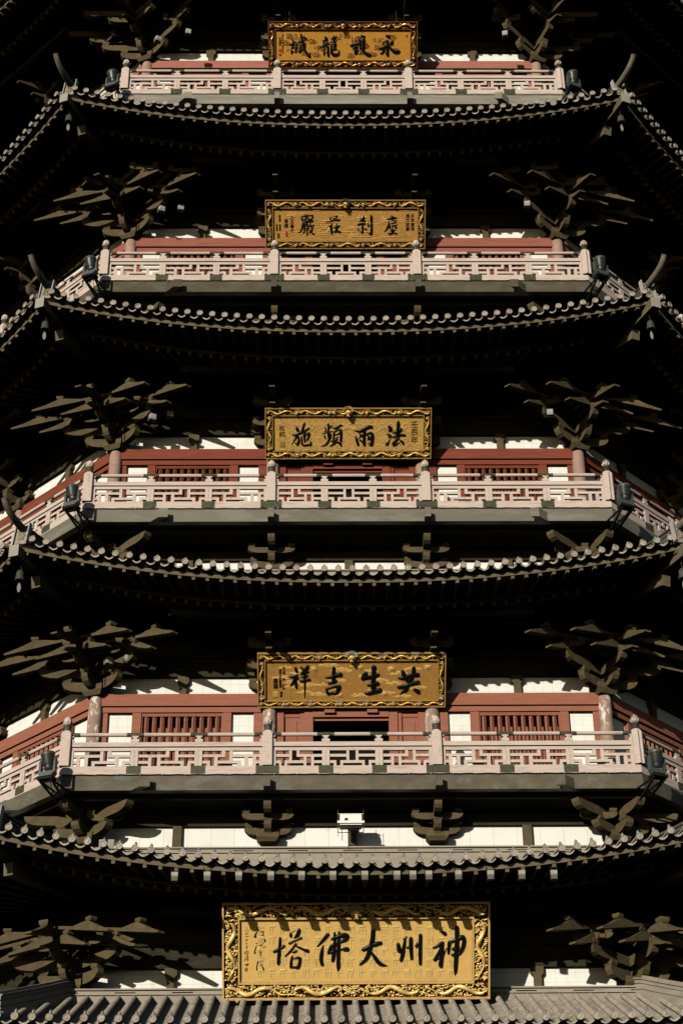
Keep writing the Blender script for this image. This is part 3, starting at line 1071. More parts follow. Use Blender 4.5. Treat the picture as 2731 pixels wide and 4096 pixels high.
def make_railing(k):
    s = ST[k]
    F, Ab = s['F'], s['Ab']
    nr = Ab - .06
    hw = nr * T8
    lab = {1: 'pink wooden balustrade on the topmost balcony, just below the plaque with navy manes',
           2: 'pink wooden balustrade on the second highest balcony, below the ochre wood plaque',
           3: 'pink wooden balustrade on the third highest balcony, before deep red window frames',
           4: 'pink wooden balustrade on the lowest balcony, in front of the peeling columns'}[k]
    root = empty('balustrade', lab, 'balustrade', (0, 0, 0), 'balustrades round the pagoda balconies')

    def post(u):
        mb = MB()
        w2 = .14
        prof = [(w2, F + .222), (w2, F + 1.20), (.105, F + 1.30)]
        vs = []
        for r, z in prof:
            c = r * .45
            for x, y in ((-r, -c), (-c, -r), (c, -r), (r, -c), (r, c), (c, r), (-c, r), (-r, c)):
                if z < F + 1.25:
                    x = math.copysign(min(abs(x), r), x)
                    if abs(x) < r and abs(y) == r:
                        x = math.copysign(r * .86, x)
                    elif abs(y) < r:
                        y = math.copysign(r * .86, y)
                vs.append((u + x, -nr + y, z))
        fs = [tuple(range(7, -1, -1)), tuple(range(16, 24))]
        for r in (0, 8):
            fs += [(r + i, r + (i + 1) % 8, r + 8 + (i + 1) % 8, r + 8 + i) for i in range(8)]
        mb.add(vs, fs)
        po = mb.build('post', M['rail'], root)
        cb = MB()
        cb.lathe([(.10, 0), (.118, .02), (.118, .05), (.105, .06), (.105, .12), (.118, .13), (.118, .165), (.098, .18)], u, -nr, F + 1.30, 16)
        cb.build('post_collar', M['verdigris'], po, 40)
        fb = MB()
        fb.lathe([(.092, 0), (.118, .02), (.095, .05), (.112, .085), (.118, .15), (.10, .21), (.06, .25), (.03, .275), (.01, .30), (.002, .31)], u, -nr, F + 1.48, 16)
        for i in range(8):
            t = 2 * pi * i / 8
            fb.blob((u + .100 * cos(t), -nr + .100 * sin(t), F + 1.58), (.032, .032, .055), 6, 5)
        fb.build('finial', M['rail'], po, 45)
        pl = MB()
        pl.box(u - .32 if abs(u) < hw - .2 else u - .30, u + .32 if abs(u) < hw - .2 else u + .30, nr - .10, nr + .090, F - .005, F + .224) if abs(u) < hw - .2 else None
        if pl.v:
            pl.build('metal_plate', M['verdigris'], po)
        return po

    def short_post(u):
        mb = MB()
        mb.box(u - .105, u - .004, nr - .06, nr + .045, F + .22, F + .72)
        mb.box(u + .004, u + .105, nr - .06, nr + .045, F + .22, F + .72)
        mb.box(u - .10, u + .10, nr - .06, nr + .035, F + .22, F + .72)
        sp = mb.build('short_post', M['rail'], root)
        vb = MB()
        vb.extrude([(-.09, F + .955), (-.115, F + .98), (-.115, F + 1.03), (-.05, F + 1.06), (-.045, F + 1.09), (-.095, F + 1.125), (-.095, F + 1.15), (.095, F + 1.15), (.095, F + 1.125), (.045, F + 1.09), (.05, F + 1.06), (.115, F + 1.03), (.115, F + .98), (.09, F + .955)],
                   (u, -nr, 0), (1, 0, 0), (0, 0, 1), (0, .11, 0))
        vb.build('vase_support', M['rail'], sp)
        pl = MB()
        pl.box(u - .20, u + .20, nr - .10, nr + .088, F - .005, F + .226)
        pl.build('metal_plate', M['verdigris'], sp)
        return sp

    parts = []
    bs = MB()
    bs.seg(nr - .09, nr + .075, F - .03, F + .22)
    parts.append(bs.build('base_rail', M['rail_flat'], root))
    mr = MB()
    mr.seg(nr - .055, nr + .05, F + .825, F + .955)
    mr.seg(nr - .045, nr + .03, F + .70, F + .795)
    parts.append(mr.build('middle_rail', M['rail_flat'], root))
    main = [-hw, -UIN, UIN]
    allp = sorted([-hw, -UIN, UIN, hw])
    for u in main:
        parts.append(post(u))
    far = post(hw)
    kinds = [('A', 0), ('C', 1), ('A', 1), ('C', 0), ('B', 0), ('C', 1), ('A', 0), ('C', 1), ('A', 1)]
    q = 0
    for i in range(3):
        a, b = allp[i] + .14, allp[i + 1] - .14
        for j in range(3):
            u0 = a + (b - a) * j / 3
            u1 = a + (b - a) * (j + 1) / 3
            lo = u0 + (.105 if j else .09)
            hi = u1 - (.105 if j < 2 else .09)
            lb = MB()
            lattice(lb, lo - .006, hi + .006, nr, F, *kinds[q])
            if j == 0:
                lb.box(a, a + .088, nr - .06, nr + .04, F + .22, F + .70)
            if j == 2:
                lb.box(b - .088, b, nr - .06, nr + .04, F + .22, F + .70)
            q += 1
            parts.append(lb.build('lattice_panel', M['rail'], root))
            if j:
                parts.append(short_post(u0))
            hb = MB()
            hb.tube([P(u0 - .0, nr, F + 1.20), P(u1 + .0, nr, F + 1.20)], .056, 12)
            ho = hb.build('handrail', M['rail_flat'], root, 50)
            sl = MB()
            sl.tube([P(u0, nr, F + 1.20), P(u0 + .24, nr, F + 1.20)], .060, 12)
            sl.build('rail_sleeve', M['verdigris'], ho, 50)
            sl = MB()
            sl.tube([P(u1 - .24, nr, F + 1.20), P(u1, nr, F + 1.20)], .060, 12)
            sl.build('rail_sleeve', M['verdigris'], ho, 50)
            if j == 0:
                vb = MB()
                vb.extrude([(-.0, F + .955), (-.0, F + 1.15), (.07, F + 1.15), (.07, F + 1.125), (.03, F + 1.09), (.035, F + 1.06), (.085, F + 1.03), (.085, F + .955)], (a, -nr, 0), (1, 0, 0), (0, 0, 1), (0, .11, 0))
                vb.build('vase_support', M['rail'], ho)
            if j == 2:
                vb = MB()
                vb.extrude([(-.0, F + .955), (-.0, F + 1.15), (-.07, F + 1.15), (-.07, F + 1.125), (-.03, F + 1.09), (-.035, F + 1.06), (-.085, F + 1.03), (-.085, F + .955)], (b, -nr, 0), (1, 0, 0), (0, 0, 1), (0, .11, 0))
                vb.build('vase_support', M['rail'], ho)
            parts.append(ho)
    for o in parts:
        for r in SIDES:
            c = copy_tree(o, root, radians(r))
    # string of lights clipped under the base rail
    sroot = empty('light_string', 'thin black cable with tiny bulbs clipped below the base rail of the %s balcony' % {1: 'topmost', 2: 'second highest', 3: 'third highest', 4: 'lowest'}[k], 'string lights', (0, 0, 0), 'cables along the balcony edges')
    cb = MB()
    hwf = (Ab + .04) * T8
    N = 60
    cb.tube([P(-hwf + 2 * hwf * i / N, Ab + .055, F - .045 - .012 * (i % 2)) for i in range(N + 1)], .013, 5)
    cb.build('cable', M['cable'], sroot)
    for i in range(26):
        bl = MB()
        u = -hwf + 2 * hwf * (i + .5) / 26
        bl.blob((u, -(Ab + .072), F - .052), (.02, .014, .016), 6, 4)
        bl.build('bulb', M['bulb'], sroot)


for k in (1, 2, 3, 4):
    make_railing(k)
# ------------------------------------------------------------------ floodlights on the balcony corners
def moving_head(p, yaw, label):
    root = empty('floodlight', label, 'floodlight', p, 'moving head floodlights on the balcony corners')
    root.rotation_euler = (0, 0, yaw)
    root.scale = (.92, .92, .92)
    hb = MB()
    ax = Vector((-.10, -.16, .98)).normalized()

    def ringpt(prof, seg=16):
        prof = [(r * 1.16, h * 1.10) for r, h in prof]
        s = ax.cross(Vector((0, 1, 0))).normalized()
        t = s.cross(ax)
        vs = []
        for r, h in prof:
            for i in range(seg):
                a = 2 * pi * i / seg
                vs.append(ax * h + s * r * cos(a) + t * r * sin(a))
        n = len(prof)
        fs = [(i * seg + j, i * seg + (j + 1) % seg, (i + 1) * seg + (j + 1) % seg, (i + 1) * seg + j) for i in range(n - 1) for j in range(seg)]
        return vs, fs + [tuple(range(seg - 1, -1, -1)), tuple((n - 1) * seg + j for j in range(seg))]
    hb.add(*ringpt([(.115, -.25), (.13, -.22), (.13, -.14), (.145, -.13), (.165, -.05), (.178, .14), (.182, .16), (.182, .20), (.165, .235), (.13, .245)]))
    ho = hb.build('lamp_head', M['lamp_black'], root, 35)
    rb = MB()
    rb.add(*ringpt([(.183, .155), (.190, .165), (.190, .205), (.170, .240), (.135, .252), (.125, .246)]))
    rb.build('head_rim', M['lamp_grey'], ho, 35)
    vb = MB()
    for i in (-1, 0, 1):
        vb.bar(Vector((.035 * i - .02, -.185, .05)), Vector((.035 * i - .02, -.19, .13)), .014, .02, (0, 1, 0))
    vb.build('vent_slots', M['steel_black'], ho).name = 'vent'
    for sg in (-1, 1):
        yb = MB()
        yb.extrude([(-.055, -.40), (.055, -.40), (.07, -.28), (.06, -.05), (.035, .06), (-.035, .06), (-.06, -.05), (-.07, -.28)], (sg * .240, 0, 0), (0, 1, 0), (0, 0, 1), (.07, 0, 0))
        yb.build('yoke_arm', M['lamp_grey'], root)
    bb = MB()
    bb.extrude([(-.27, -.40), (-.20, -.50), (.20, -.50), (.27, -.40), (.24, -.36), (-.24, -.36)], (0, 0, 0), (1, 0, 0), (0, 0, 1), (0, .22, 0))
    bb.build('lamp_base', M['lamp_grey'], root)
    eb = MB()
    eb.box(-.26, .26, -.14, .16, -.62, -.545)
    for i in (-1, 1):
        eb.bar(Vector((i * .22, -.16, -.58)), Vector((i * .22, -.16, -.50)), .02, .02, (0, 1, 0))
    eb.build('clamp_plate', M['steel_black'], root)
    fb = MB()
    inn = .92
    for sx in (-.16, .16):
        fb.bar(Vector((sx * 1.2, -.10, -.64)), Vector((sx * 1.2, inn, -.64)), .05, .05)
        fb.bar(Vector((sx * 1.2, -.08, -.64)), Vector((sx * .7, inn, -.98)), .055, .055)
    fb.bar(Vector((-.19, .0, -.64)), Vector((.19, .0, -.64)), .05, .05)
    fb.bar(Vector((-.15, .5, -.80)), Vector((.15, .5, -.80)), .03, .03)
    fb.build('support_bracket', M['steel_black'], root)
    cb = MB()
    cb.tube([(.1, .0, -.6), (.06, .2, -.82), (-.02, .5, -1.0), (.02, .8, -.86)], .012, 5)
    cb.build('power_cord', M['cable'], root, 50)
    return root


NTH = {1: 'topmost', 2: 'second highest', 3: 'third highest', 4: 'lowest'}
for k in (1, 2, 3, 4):
    F, Ab = ST[k]['F'], ST[k]['Ab']
    cr = Ab / cos(pi / 8) + .78
    for sg, sd_ in ((-1, 'left'), (1, 'right')):
        a = sg * pi / 8
        moving_head((cr * sin(a), -cr * cos(a), F + .07), a, 'black moving head floodlight on a bracket at the %s end of the %s balcony' % (sd_, NTH[k]))


# ------------------------------------------------------------------ wind bells at the eave tips
def bell(p, label):
    root = empty('wind_bell', label, 'bell', p, 'bronze bells hanging from the eave tips')
    mb = MB()
    mb.lathe([(.02, .0), (.06, -.01), (.095, -.05), (.112, -.12), (.118, -.22), (.130, -.30), (.138, -.335), (.120, -.33), (.10, -.20)], 0, 0, 0, 18)
    mb.build('bell_body', M['bronze'], root, 45)
    hb = MB()
    hb.tube([(0, 0, -.01), (.025, 0, .05), (0, 0, .10), (-.025, 0, .05), (0, 0, -.01)], .010, 6)
    hb.tube([(0, 0, .09), (0, 0, .22)], .008, 6)
    hb.build('hook', M['bronze'], root, 50)
    cb = MB()
    cb.tube([(0, 0, -.2), (0, 0, -.42)], .007, 5)
    cb.build('clapper_chain', M['bronze'], root)
    pb = MB()
    pb.extrude([(-.03, -.42), (.03, -.42), (.055, -.55), (.035, -.66), (0, -.70), (-.035, -.66), (-.055, -.55)], (0, 0, 0), (cos(.5), sin(.5), 0), (0, 0, 1), (sin(.5) * .012, -cos(.5) * .012, 0))
    pb.build('clapper_plate', M['pale_metal'], root)
    return root


for k in (1, 2, 3):
    p1, dh, sf = ROOFG[k]
    for sg, sd_ in ((-1, 'left'), (1, 'right')):
        p = p1 - dh * .42
        bell((sg * p.x, p.y, p.z - .40), 'bronze wind bell under the %s tip of the %s eave' % (sd_, {1: 'highest', 2: 'second highest', 3: 'third highest'}[k]))


# ------------------------------------------------------------------ small floodlight boxes among the brackets
def flood_box(p, label, s=1.0, yaw=0.0, grp='small floodlight boxes among the brackets'):
    root = empty('floodlight_box', label, 'floodlight', p, grp)
    root.rotation_euler = (0, 0, yaw)
    mb = MB()
    a = .095 * s
    mb.extrude([(-.10 * s, -a), (.07 * s, -a), (.10 * s, -a * .5), (.10 * s, a), (-.10 * s, a)], (0, 0, 0), (0, -1, 0), (0, 0, 1), (.19 * s, 0, 0))
    mb.build('housing', M['box_grey'], root)
    lb = MB()
    lb.box(-.075 * s, .075 * s, .101 * s, .106 * s, -a * .35, a * .85)
    lb.build('lens', M['pale_metal'], root)
    bb = MB()
    bb.bar(Vector((-.11 * s, 0, 0)), Vector((-.11 * s, 0, -.15 * s)), .02, .03, (0, 1, 0))
    bb.bar(Vector((.11 * s, 0, 0)), Vector((.11 * s, 0, -.15 * s)), .02, .03, (0, 1, 0))
    bb.bar(Vector((-.12 * s, 0, -.15 * s)), Vector((.12 * s, 0, -.15 * s)), .03, .02)
    bb.build('mount', M['steel_black'], root)
    return root


BX = [((-5.66, 18.9, 49.32), 'small grey floodlight box in brackets left of the topmost plaque, nearer the plaque', .25),
      ((-6.75, 18.9, 48.95), 'small grey floodlight box in brackets left of the topmost plaque, farther from the plaque', .6),
      ((5.98, 18.9, 49.25), 'small grey floodlight box in the bracket cluster right of the topmost plaque', -.2),
      ((-5.6, 18.9, 40.78), 'small pale floodlight box in brackets left of the ochre plaque, nearer to it', .3),
      ((-6.25, 18.9, 40.72), 'small pale floodlight box in brackets left of the ochre plaque, farther from it', .5),
      ((6.25, 18.9, 40.95), 'small pale floodlight box on a bar in the brackets right of the ochre plaque', -.1),
      ((-5.6, 18.9, 32.15), 'small floodlight box in the brackets left of the olive gold plaque, nearer the plaque', .3),
      ((-6.15, 18.9, 32.05), 'small floodlight box in the brackets left of the olive gold plaque, farther from the plaque', .5),
      ((6.4, 18.9, 32.2), 'small floodlight box in the brackets right of the olive gold plaque', -.1),
      ((-6.45, 18.9, 23.52), 'small floodlight box in the brackets left of the cloud patterned plaque, nearer the plaque', .4),
      ((-7.0, 18.9, 23.45), 'small floodlight box in the brackets left of the cloud patterned plaque, farther from the plaque', .6)]
for (u, n, z), lab, yw in BX:
    flood_box((u, -n, z + ZOFF), lab, 1.0, yw)

# row of square spotlights under the lowest full eave
ROW = [761, 879, 994, 1110, 1222, 1336, 1452, 1569, 1627, 1685, 1793, 1910, 2024, 2141]
W1 = ['leftmost', 'second from the left', 'third from the left', 'fourth from the left', 'fifth from the left', 'sixth from the left', 'seventh from the left', 'eighth from the left',
      'ninth from the left', 'sixth from the right', 'fifth from the right', 'fourth from the right', 'third from the right', 'second from the right']
W1 = W1[:8] + ['sixth from the right', 'fifth from the right', 'fourth from the right', 'third from the right', 'second from the right', 'rightmost']
for i, px in enumerate(ROW):
    u = (px - 1419) / 7046 * 48.6 - .02
    root = empty('spotlight', 'square spotlight in the row under the eave above the largest plaque, ' + W1[i], 'spotlight', (u, -22.06, EAVE[4] - .30), 'square spotlights under the lowest full eave')
    mb = MB()
    mb.extrude([(-.08, -.03), (.06, -.03), (.085, .0), (.085, .09), (-.08, .09)], (0, 0, 0), (0, -1, 0), (0, 0, 1), (.165, 0, 0))
    mb.build('housing', M['spot_body'], root)
    mb = MB()
    mb.box(-.078, .078, -.07, .075, -.135, -.031)
    mb.build('lamp_hood', M['spot_hood'], root)
    mb = MB()
    for sg in (-1, 1):
        mb.bar(Vector((sg * .092, 0, -.05)), Vector((sg * .092, 0, .22)), .012, .03, (0, 1, 0))
    mb.build('hanger', M['steel_black'], root)

# white cabinet lamp hanging under the lowest balcony
F = ST[4]['F']
root = empty('hanging_cabinet', 'white metal cabinet in a wire cage hanging under the lowest balcony', 'cabinet', (-.06, -18.62, F - 1.18))
mb = MB()
mb.extrude([(-.17, -.14), (.19, -.14), (.19, .08), (.12, .20), (-.17, .20)], (0, 0, 0), (0, -1, 0), (0, 0, 1), (.60, 0, 0))
ho = mb.build('cabinet_body', M['box_white'], root)
mb = MB()
mb.box(-.17, -.08, .192, .197, -.03, .055)
mb.build('control_panel', M['screen'], root)
mb = MB()
mb.box(-.37, .37, .17, .235, -.105, -.035)
mb.box(-.36, .36, -.20, .10, .212, .225)
mb.build('shelf_lip', M['box_white'], root)
mb = MB()
for sg in (-1, 1):
    for y in (.20, -.18):
        mb.tube([P(sg * .35, y, .3), P(sg * .35, y, -.34)], .008, 6)
    mb.tube([P(sg * .35, .20, -.22), P(sg * .35, -.18, -.22)], .011, 6)
for y in (.20, -.18):
    mb.tube([P(-.35, y, -.22), P(.35, y, -.22)], .011, 6)
mb.tube([P(-.24, .05, -.14), P(-.24, .04, -.55)], .009, 5)
mb.build('wire_cage', M['lamp_grey'], root)

# two grey junction boxes standing on the lowest full roof's ridge band
for i, px in enumerate((427, 461)):
    u = (px - 1410) / 7046 * 49.6
    root = empty('junction_box', 'grey junction box left on the ridge band under the lowest balcony, %s of two' % ('left' if i == 0 else 'right'), 'junction box', (u, -18.20, F - 1.76), 'junction boxes on the ridge band')
    mb = MB()
    mb.box(-.085, .085, -.06, .06, 0, .26)
    mb.build('box_body', M['box_grey'], root)
    mb = MB()
    mb.box(-.07, .07, .060, .068, .02, .24)
    mb.build('box_lid', M['band'], root)
# ------------------------------------------------------------------ plaques
FONT_CACHE = {}


def catmull(pts, n=6):
    if len(pts) < 3:
        a, b = pts
        return [tuple(a[i] + (b[i] - a[i]) * t / n for i in range(3)) for t in range(n + 1)]
    out = []
    P_ = [tuple(2 * pts[0][i] - pts[1][i] for i in range(3))] + list(pts) + [tuple(2 * pts[-1][i] - pts[-2][i] for i in range(3))]
    for k in range(1, len(P_) - 2):
        p0, p1, p2, p3 = P_[k - 1:k + 3]
        for s in range(n):
            t = s / n
            q = []
            for i in range(3):
                q.append(.5 * (2 * p1[i] + (p2[i] - p0[i]) * t + (2 * p0[i] - 5 * p1[i] + 4 * p2[i] - p3[i]) * t * t + (3 * p1[i] - p0[i] - 3 * p2[i] + p3[i]) * t ** 3))
            out.append(tuple(q))
    out.append(tuple(pts[-1]))
    return out


def brush(mb, pts, conv, z0, h):
    """one brush stroke: (x, y, width) in photo-crop pixels -> a domed ribbon on the board"""
    sm = catmull(pts)
    loc = []
    for x, y, wd in sm:
        a = conv(x, y)
        b = conv(x + 1, y)
        c = conv(x, y + 1)
        sc = (hypot(b[0] - a[0], b[1] - a[1]) + hypot(c[0] - a[0], c[1] - a[1])) / 2
        loc.append((a[0], a[1], max(wd, 4) * (1.24 if z0 < 1 and h > .04 else 1.1) * sc / 2))
    # round both ends
    def ext(a, b):
        d = hypot(a[0] - b[0], a[1] - b[1]) or 1e-6
        ux, uy = (a[0] - b[0]) / d, (a[1] - b[1]) / d
        r = a[2]
        return [(a[0] + ux * r * .95, a[1] + uy * r * .95, r * .30), (a[0] + ux * r * .60, a[1] + uy * r * .60, r * .80)]
    e0 = ext(loc[0], loc[1])
    e1 = ext(loc[-1], loc[-2])
    loc = e0 + loc + e1[::-1]
    n = len(loc)
    vs, fs = [], []
    C = ((-1, 0), (-.92, .45), (-.55, .86), (0, 1), (.55, .86), (.92, .45), (1, 0))
    for i in range(n):
        a = loc[max(i - 1, 0)]
        b = loc[min(i + 1, n - 1)]
        d = hypot(b[0] - a[0], b[1] - a[1]) or 1e-6
        nx, ny = -(b[1] - a[1]) / d, (b[0] - a[0]) / d
        x, y, r = loc[i]
        hh = h * min(1.0, r / .05)
        for s, z in C:
            vs.append((x + nx * r * s, y + ny * r * s, z0 + hh * z))
    m = len(C)
    for i in range(n - 1):
        for j in range(m - 1):
            fs.append((i * m + j, i * m + j + 1, (i + 1) * m + j + 1, (i + 1) * m + j))
    fs += [tuple(range(m)), tuple((n - 1) * m + j for j in range(m - 1, -1, -1))]
    mb.add(vs, fs)


def text_mesh(name, body, m, parent, x, y, size, line=1.0, depth=.006, z=.03, sx=1.0):
    """an inscription column set with the built-in font; x, y is the top centre"""
    cu = bpy.data.curves.new(name, 'FONT')
    cu.body = body
    cu.size = size
    cu.space_line = line
    cu.extrude = depth
    cu.offset = -size * .006
    cu.align_x = 'CENTER'
    cu.align_y = 'TOP'
    cu.resolution_u = 2
    t = bpy.data.objects.new(name, cu)
    COL.objects.link(t)
    dg = bpy.context.evaluated_depsgraph_get()
    dg.update()
    me = bpy.data.meshes.new_from_object(t.evaluated_get(dg))
    bpy.data.objects.remove(t)
    me.materials.clear()
    me.materials.append(m)
    o = bpy.data.objects.new(name, me)
    COL.objects.link(o)
    o.parent = parent
    o.location = (x, y, z)
    o.scale = (sx, 1, 1)
    return o


def sinuous(mb, p0, p1, amp, waves, r, z, phase=0.0, seg=10):
    n = int(waves * 14)
    p0 = Vector((p0[0], p0[1], z))
    p1 = Vector((p1[0], p1[1], z))
    d = (p1 - p0)
    s = Vector((-d.y, d.x, 0)).normalized()
    pts, rad = [], []
    for i in range(n + 1):
        t = i / n
        pts.append(p0 + d * t + s * (amp * sin(2 * pi * waves * t + phase)) + Vector((0, 0, r * .6 * cos(4 * pi * waves * t))))
        rad.append(r * (.35 + .65 * sin(pi * min(1, t * 1.15 + .05)) ** .6))
    mb.tube(pts, rad, seg)


def dragon_head(mb, x, y, z, s, rng, ang=0.0, front=False):
    ca, sa = cos(ang), sin(ang)

    def at(a, b):
        return (x + (a * ca - b * sa) * s, y + (a * sa + b * ca) * s)
    parts = [(0, 0, .34, .30, .30), (0, -.26, .20, .18, .30), (-.16, .10, .12, .10, .34), (.16, .10, .12, .10, .34), (-.12, -.36, .08, .07, .3), (.12, -.36, .08, .07, .3), (-.30, -.1, .1, .16, .2), (.30, -.1, .1, .16, .2)]
    for a, b, rx, ry, rz in parts:
        q = at(a, b)
        mb.blob((q[0], q[1], z), (rx * s, ry * s, rz * s), 8, 6, ang)
    for i in range(11):
        t = radians(10 + 16 * i)
        a0 = at(.28 * cos(t), .10 + .2 * sin(t))
        a1 = at(.72 * cos(t), .10 + .62 * sin(t))
        mb.cur = 1
        mb.tube([(a0[0], a0[1], z), ((a0[0] + a1[0]) / 2, (a0[1] + a1[1]) / 2, z + .18 * s), (a1[0], a1[1], z + .02 * s)], [.055 * s, .05 * s, .012 * s], 6)
        mb.cur = 0


def spiral(mb, x, y, r, z, tr, turns, hand, a0):
    n = int(10 * turns)
    pts = []
    for i in range(n + 1):
        t = i / n
        rr = r * (1 - .88 * t)
        a = a0 + hand * 2 * pi * turns * t
        pts.append((x + rr * cos(a), y + rr * sin(a), z))
    mb.tube(pts, [tr * (1 - .3 * i / n) for i in range(n + 1)], 6)


def cloud(mb, x, y, s, z, rng, h=.006):
    n = 5
    for i in range(n):
        a = (i - (n - 1) / 2) / n * 1.9
        mb.blob((x + a * s, y + rng.uniform(-.12, .12) * s, z), (s * rng.uniform(.26, .38), s * rng.uniform(.16, .26), h), 10, 4)
    mb.blob((x, y + .15 * s, z), (s * .35, s * .22, h), 10, 4)
    if rng.random() < .6:
        sg = rng.choice((-1, 1))
        mb.tube([(x + sg * s * (.5 + .25 * i), y - s * (.12 + .07 * sin(i * 1.6)), z) for i in range(5)], [s * .05, s * .06, s * .05, s * .03, s * .012], 5)


PL = {  # width, length along the board, bottom apothem, bottom height, tilt, borders (side, top, bottom), photo corners TL TR BL BR
    5: dict(W=6.92, n=18.90, z=13.60, top=(20.28, 15.70), b=(.445, .43, .44), px=((887, 3614), (1949, 3606), (889, 3997), (1953, 3990))),
    4: dict(W=5.42, n=18.05, z=22.39, top=(19.20, 23.55), b=(.225, .235, .205), px=((1028, 2612), (1783, 2610), (1030, 2828), (1782, 2827))),
    3: dict(W=5.22, n=18.05, z=31.07, top=(19.20, 32.20), b=(.25, .25, .26), px=((1055, 1633), (1720, 1633), (1058, 1833), (1719, 1833))),
    2: dict(W=5.44, n=18.05, z=39.72, top=(19.20, 40.89), b=(.26, .285, .26), px=((1062, 800), (1707, 801), (1063, 994), (1703, 994))),
    1: dict(W=5.46, n=18.05, z=48.38, top=(19.20, 49.57), b=(.25, .285, .29), px=((1074, 85), (1673, 90), (1074, 268), (1669, 272))),
}
PLAB = {5: 'largest gold plaque, five black characters in a thick dragon carved frame, above bottom tiles',
        4: 'brownish gold plaque with cloud pattern and silver maned dragons, above the lowest balcony',
        3: 'olive gold plaque covered in scroll relief, above the third highest balcony',
        2: 'ochre wood plaque with small red seals and inscriptions on both sides, second from the top',
        1: 'dark gold plaque with shiny bead relief and navy blue manes, topmost of all'}
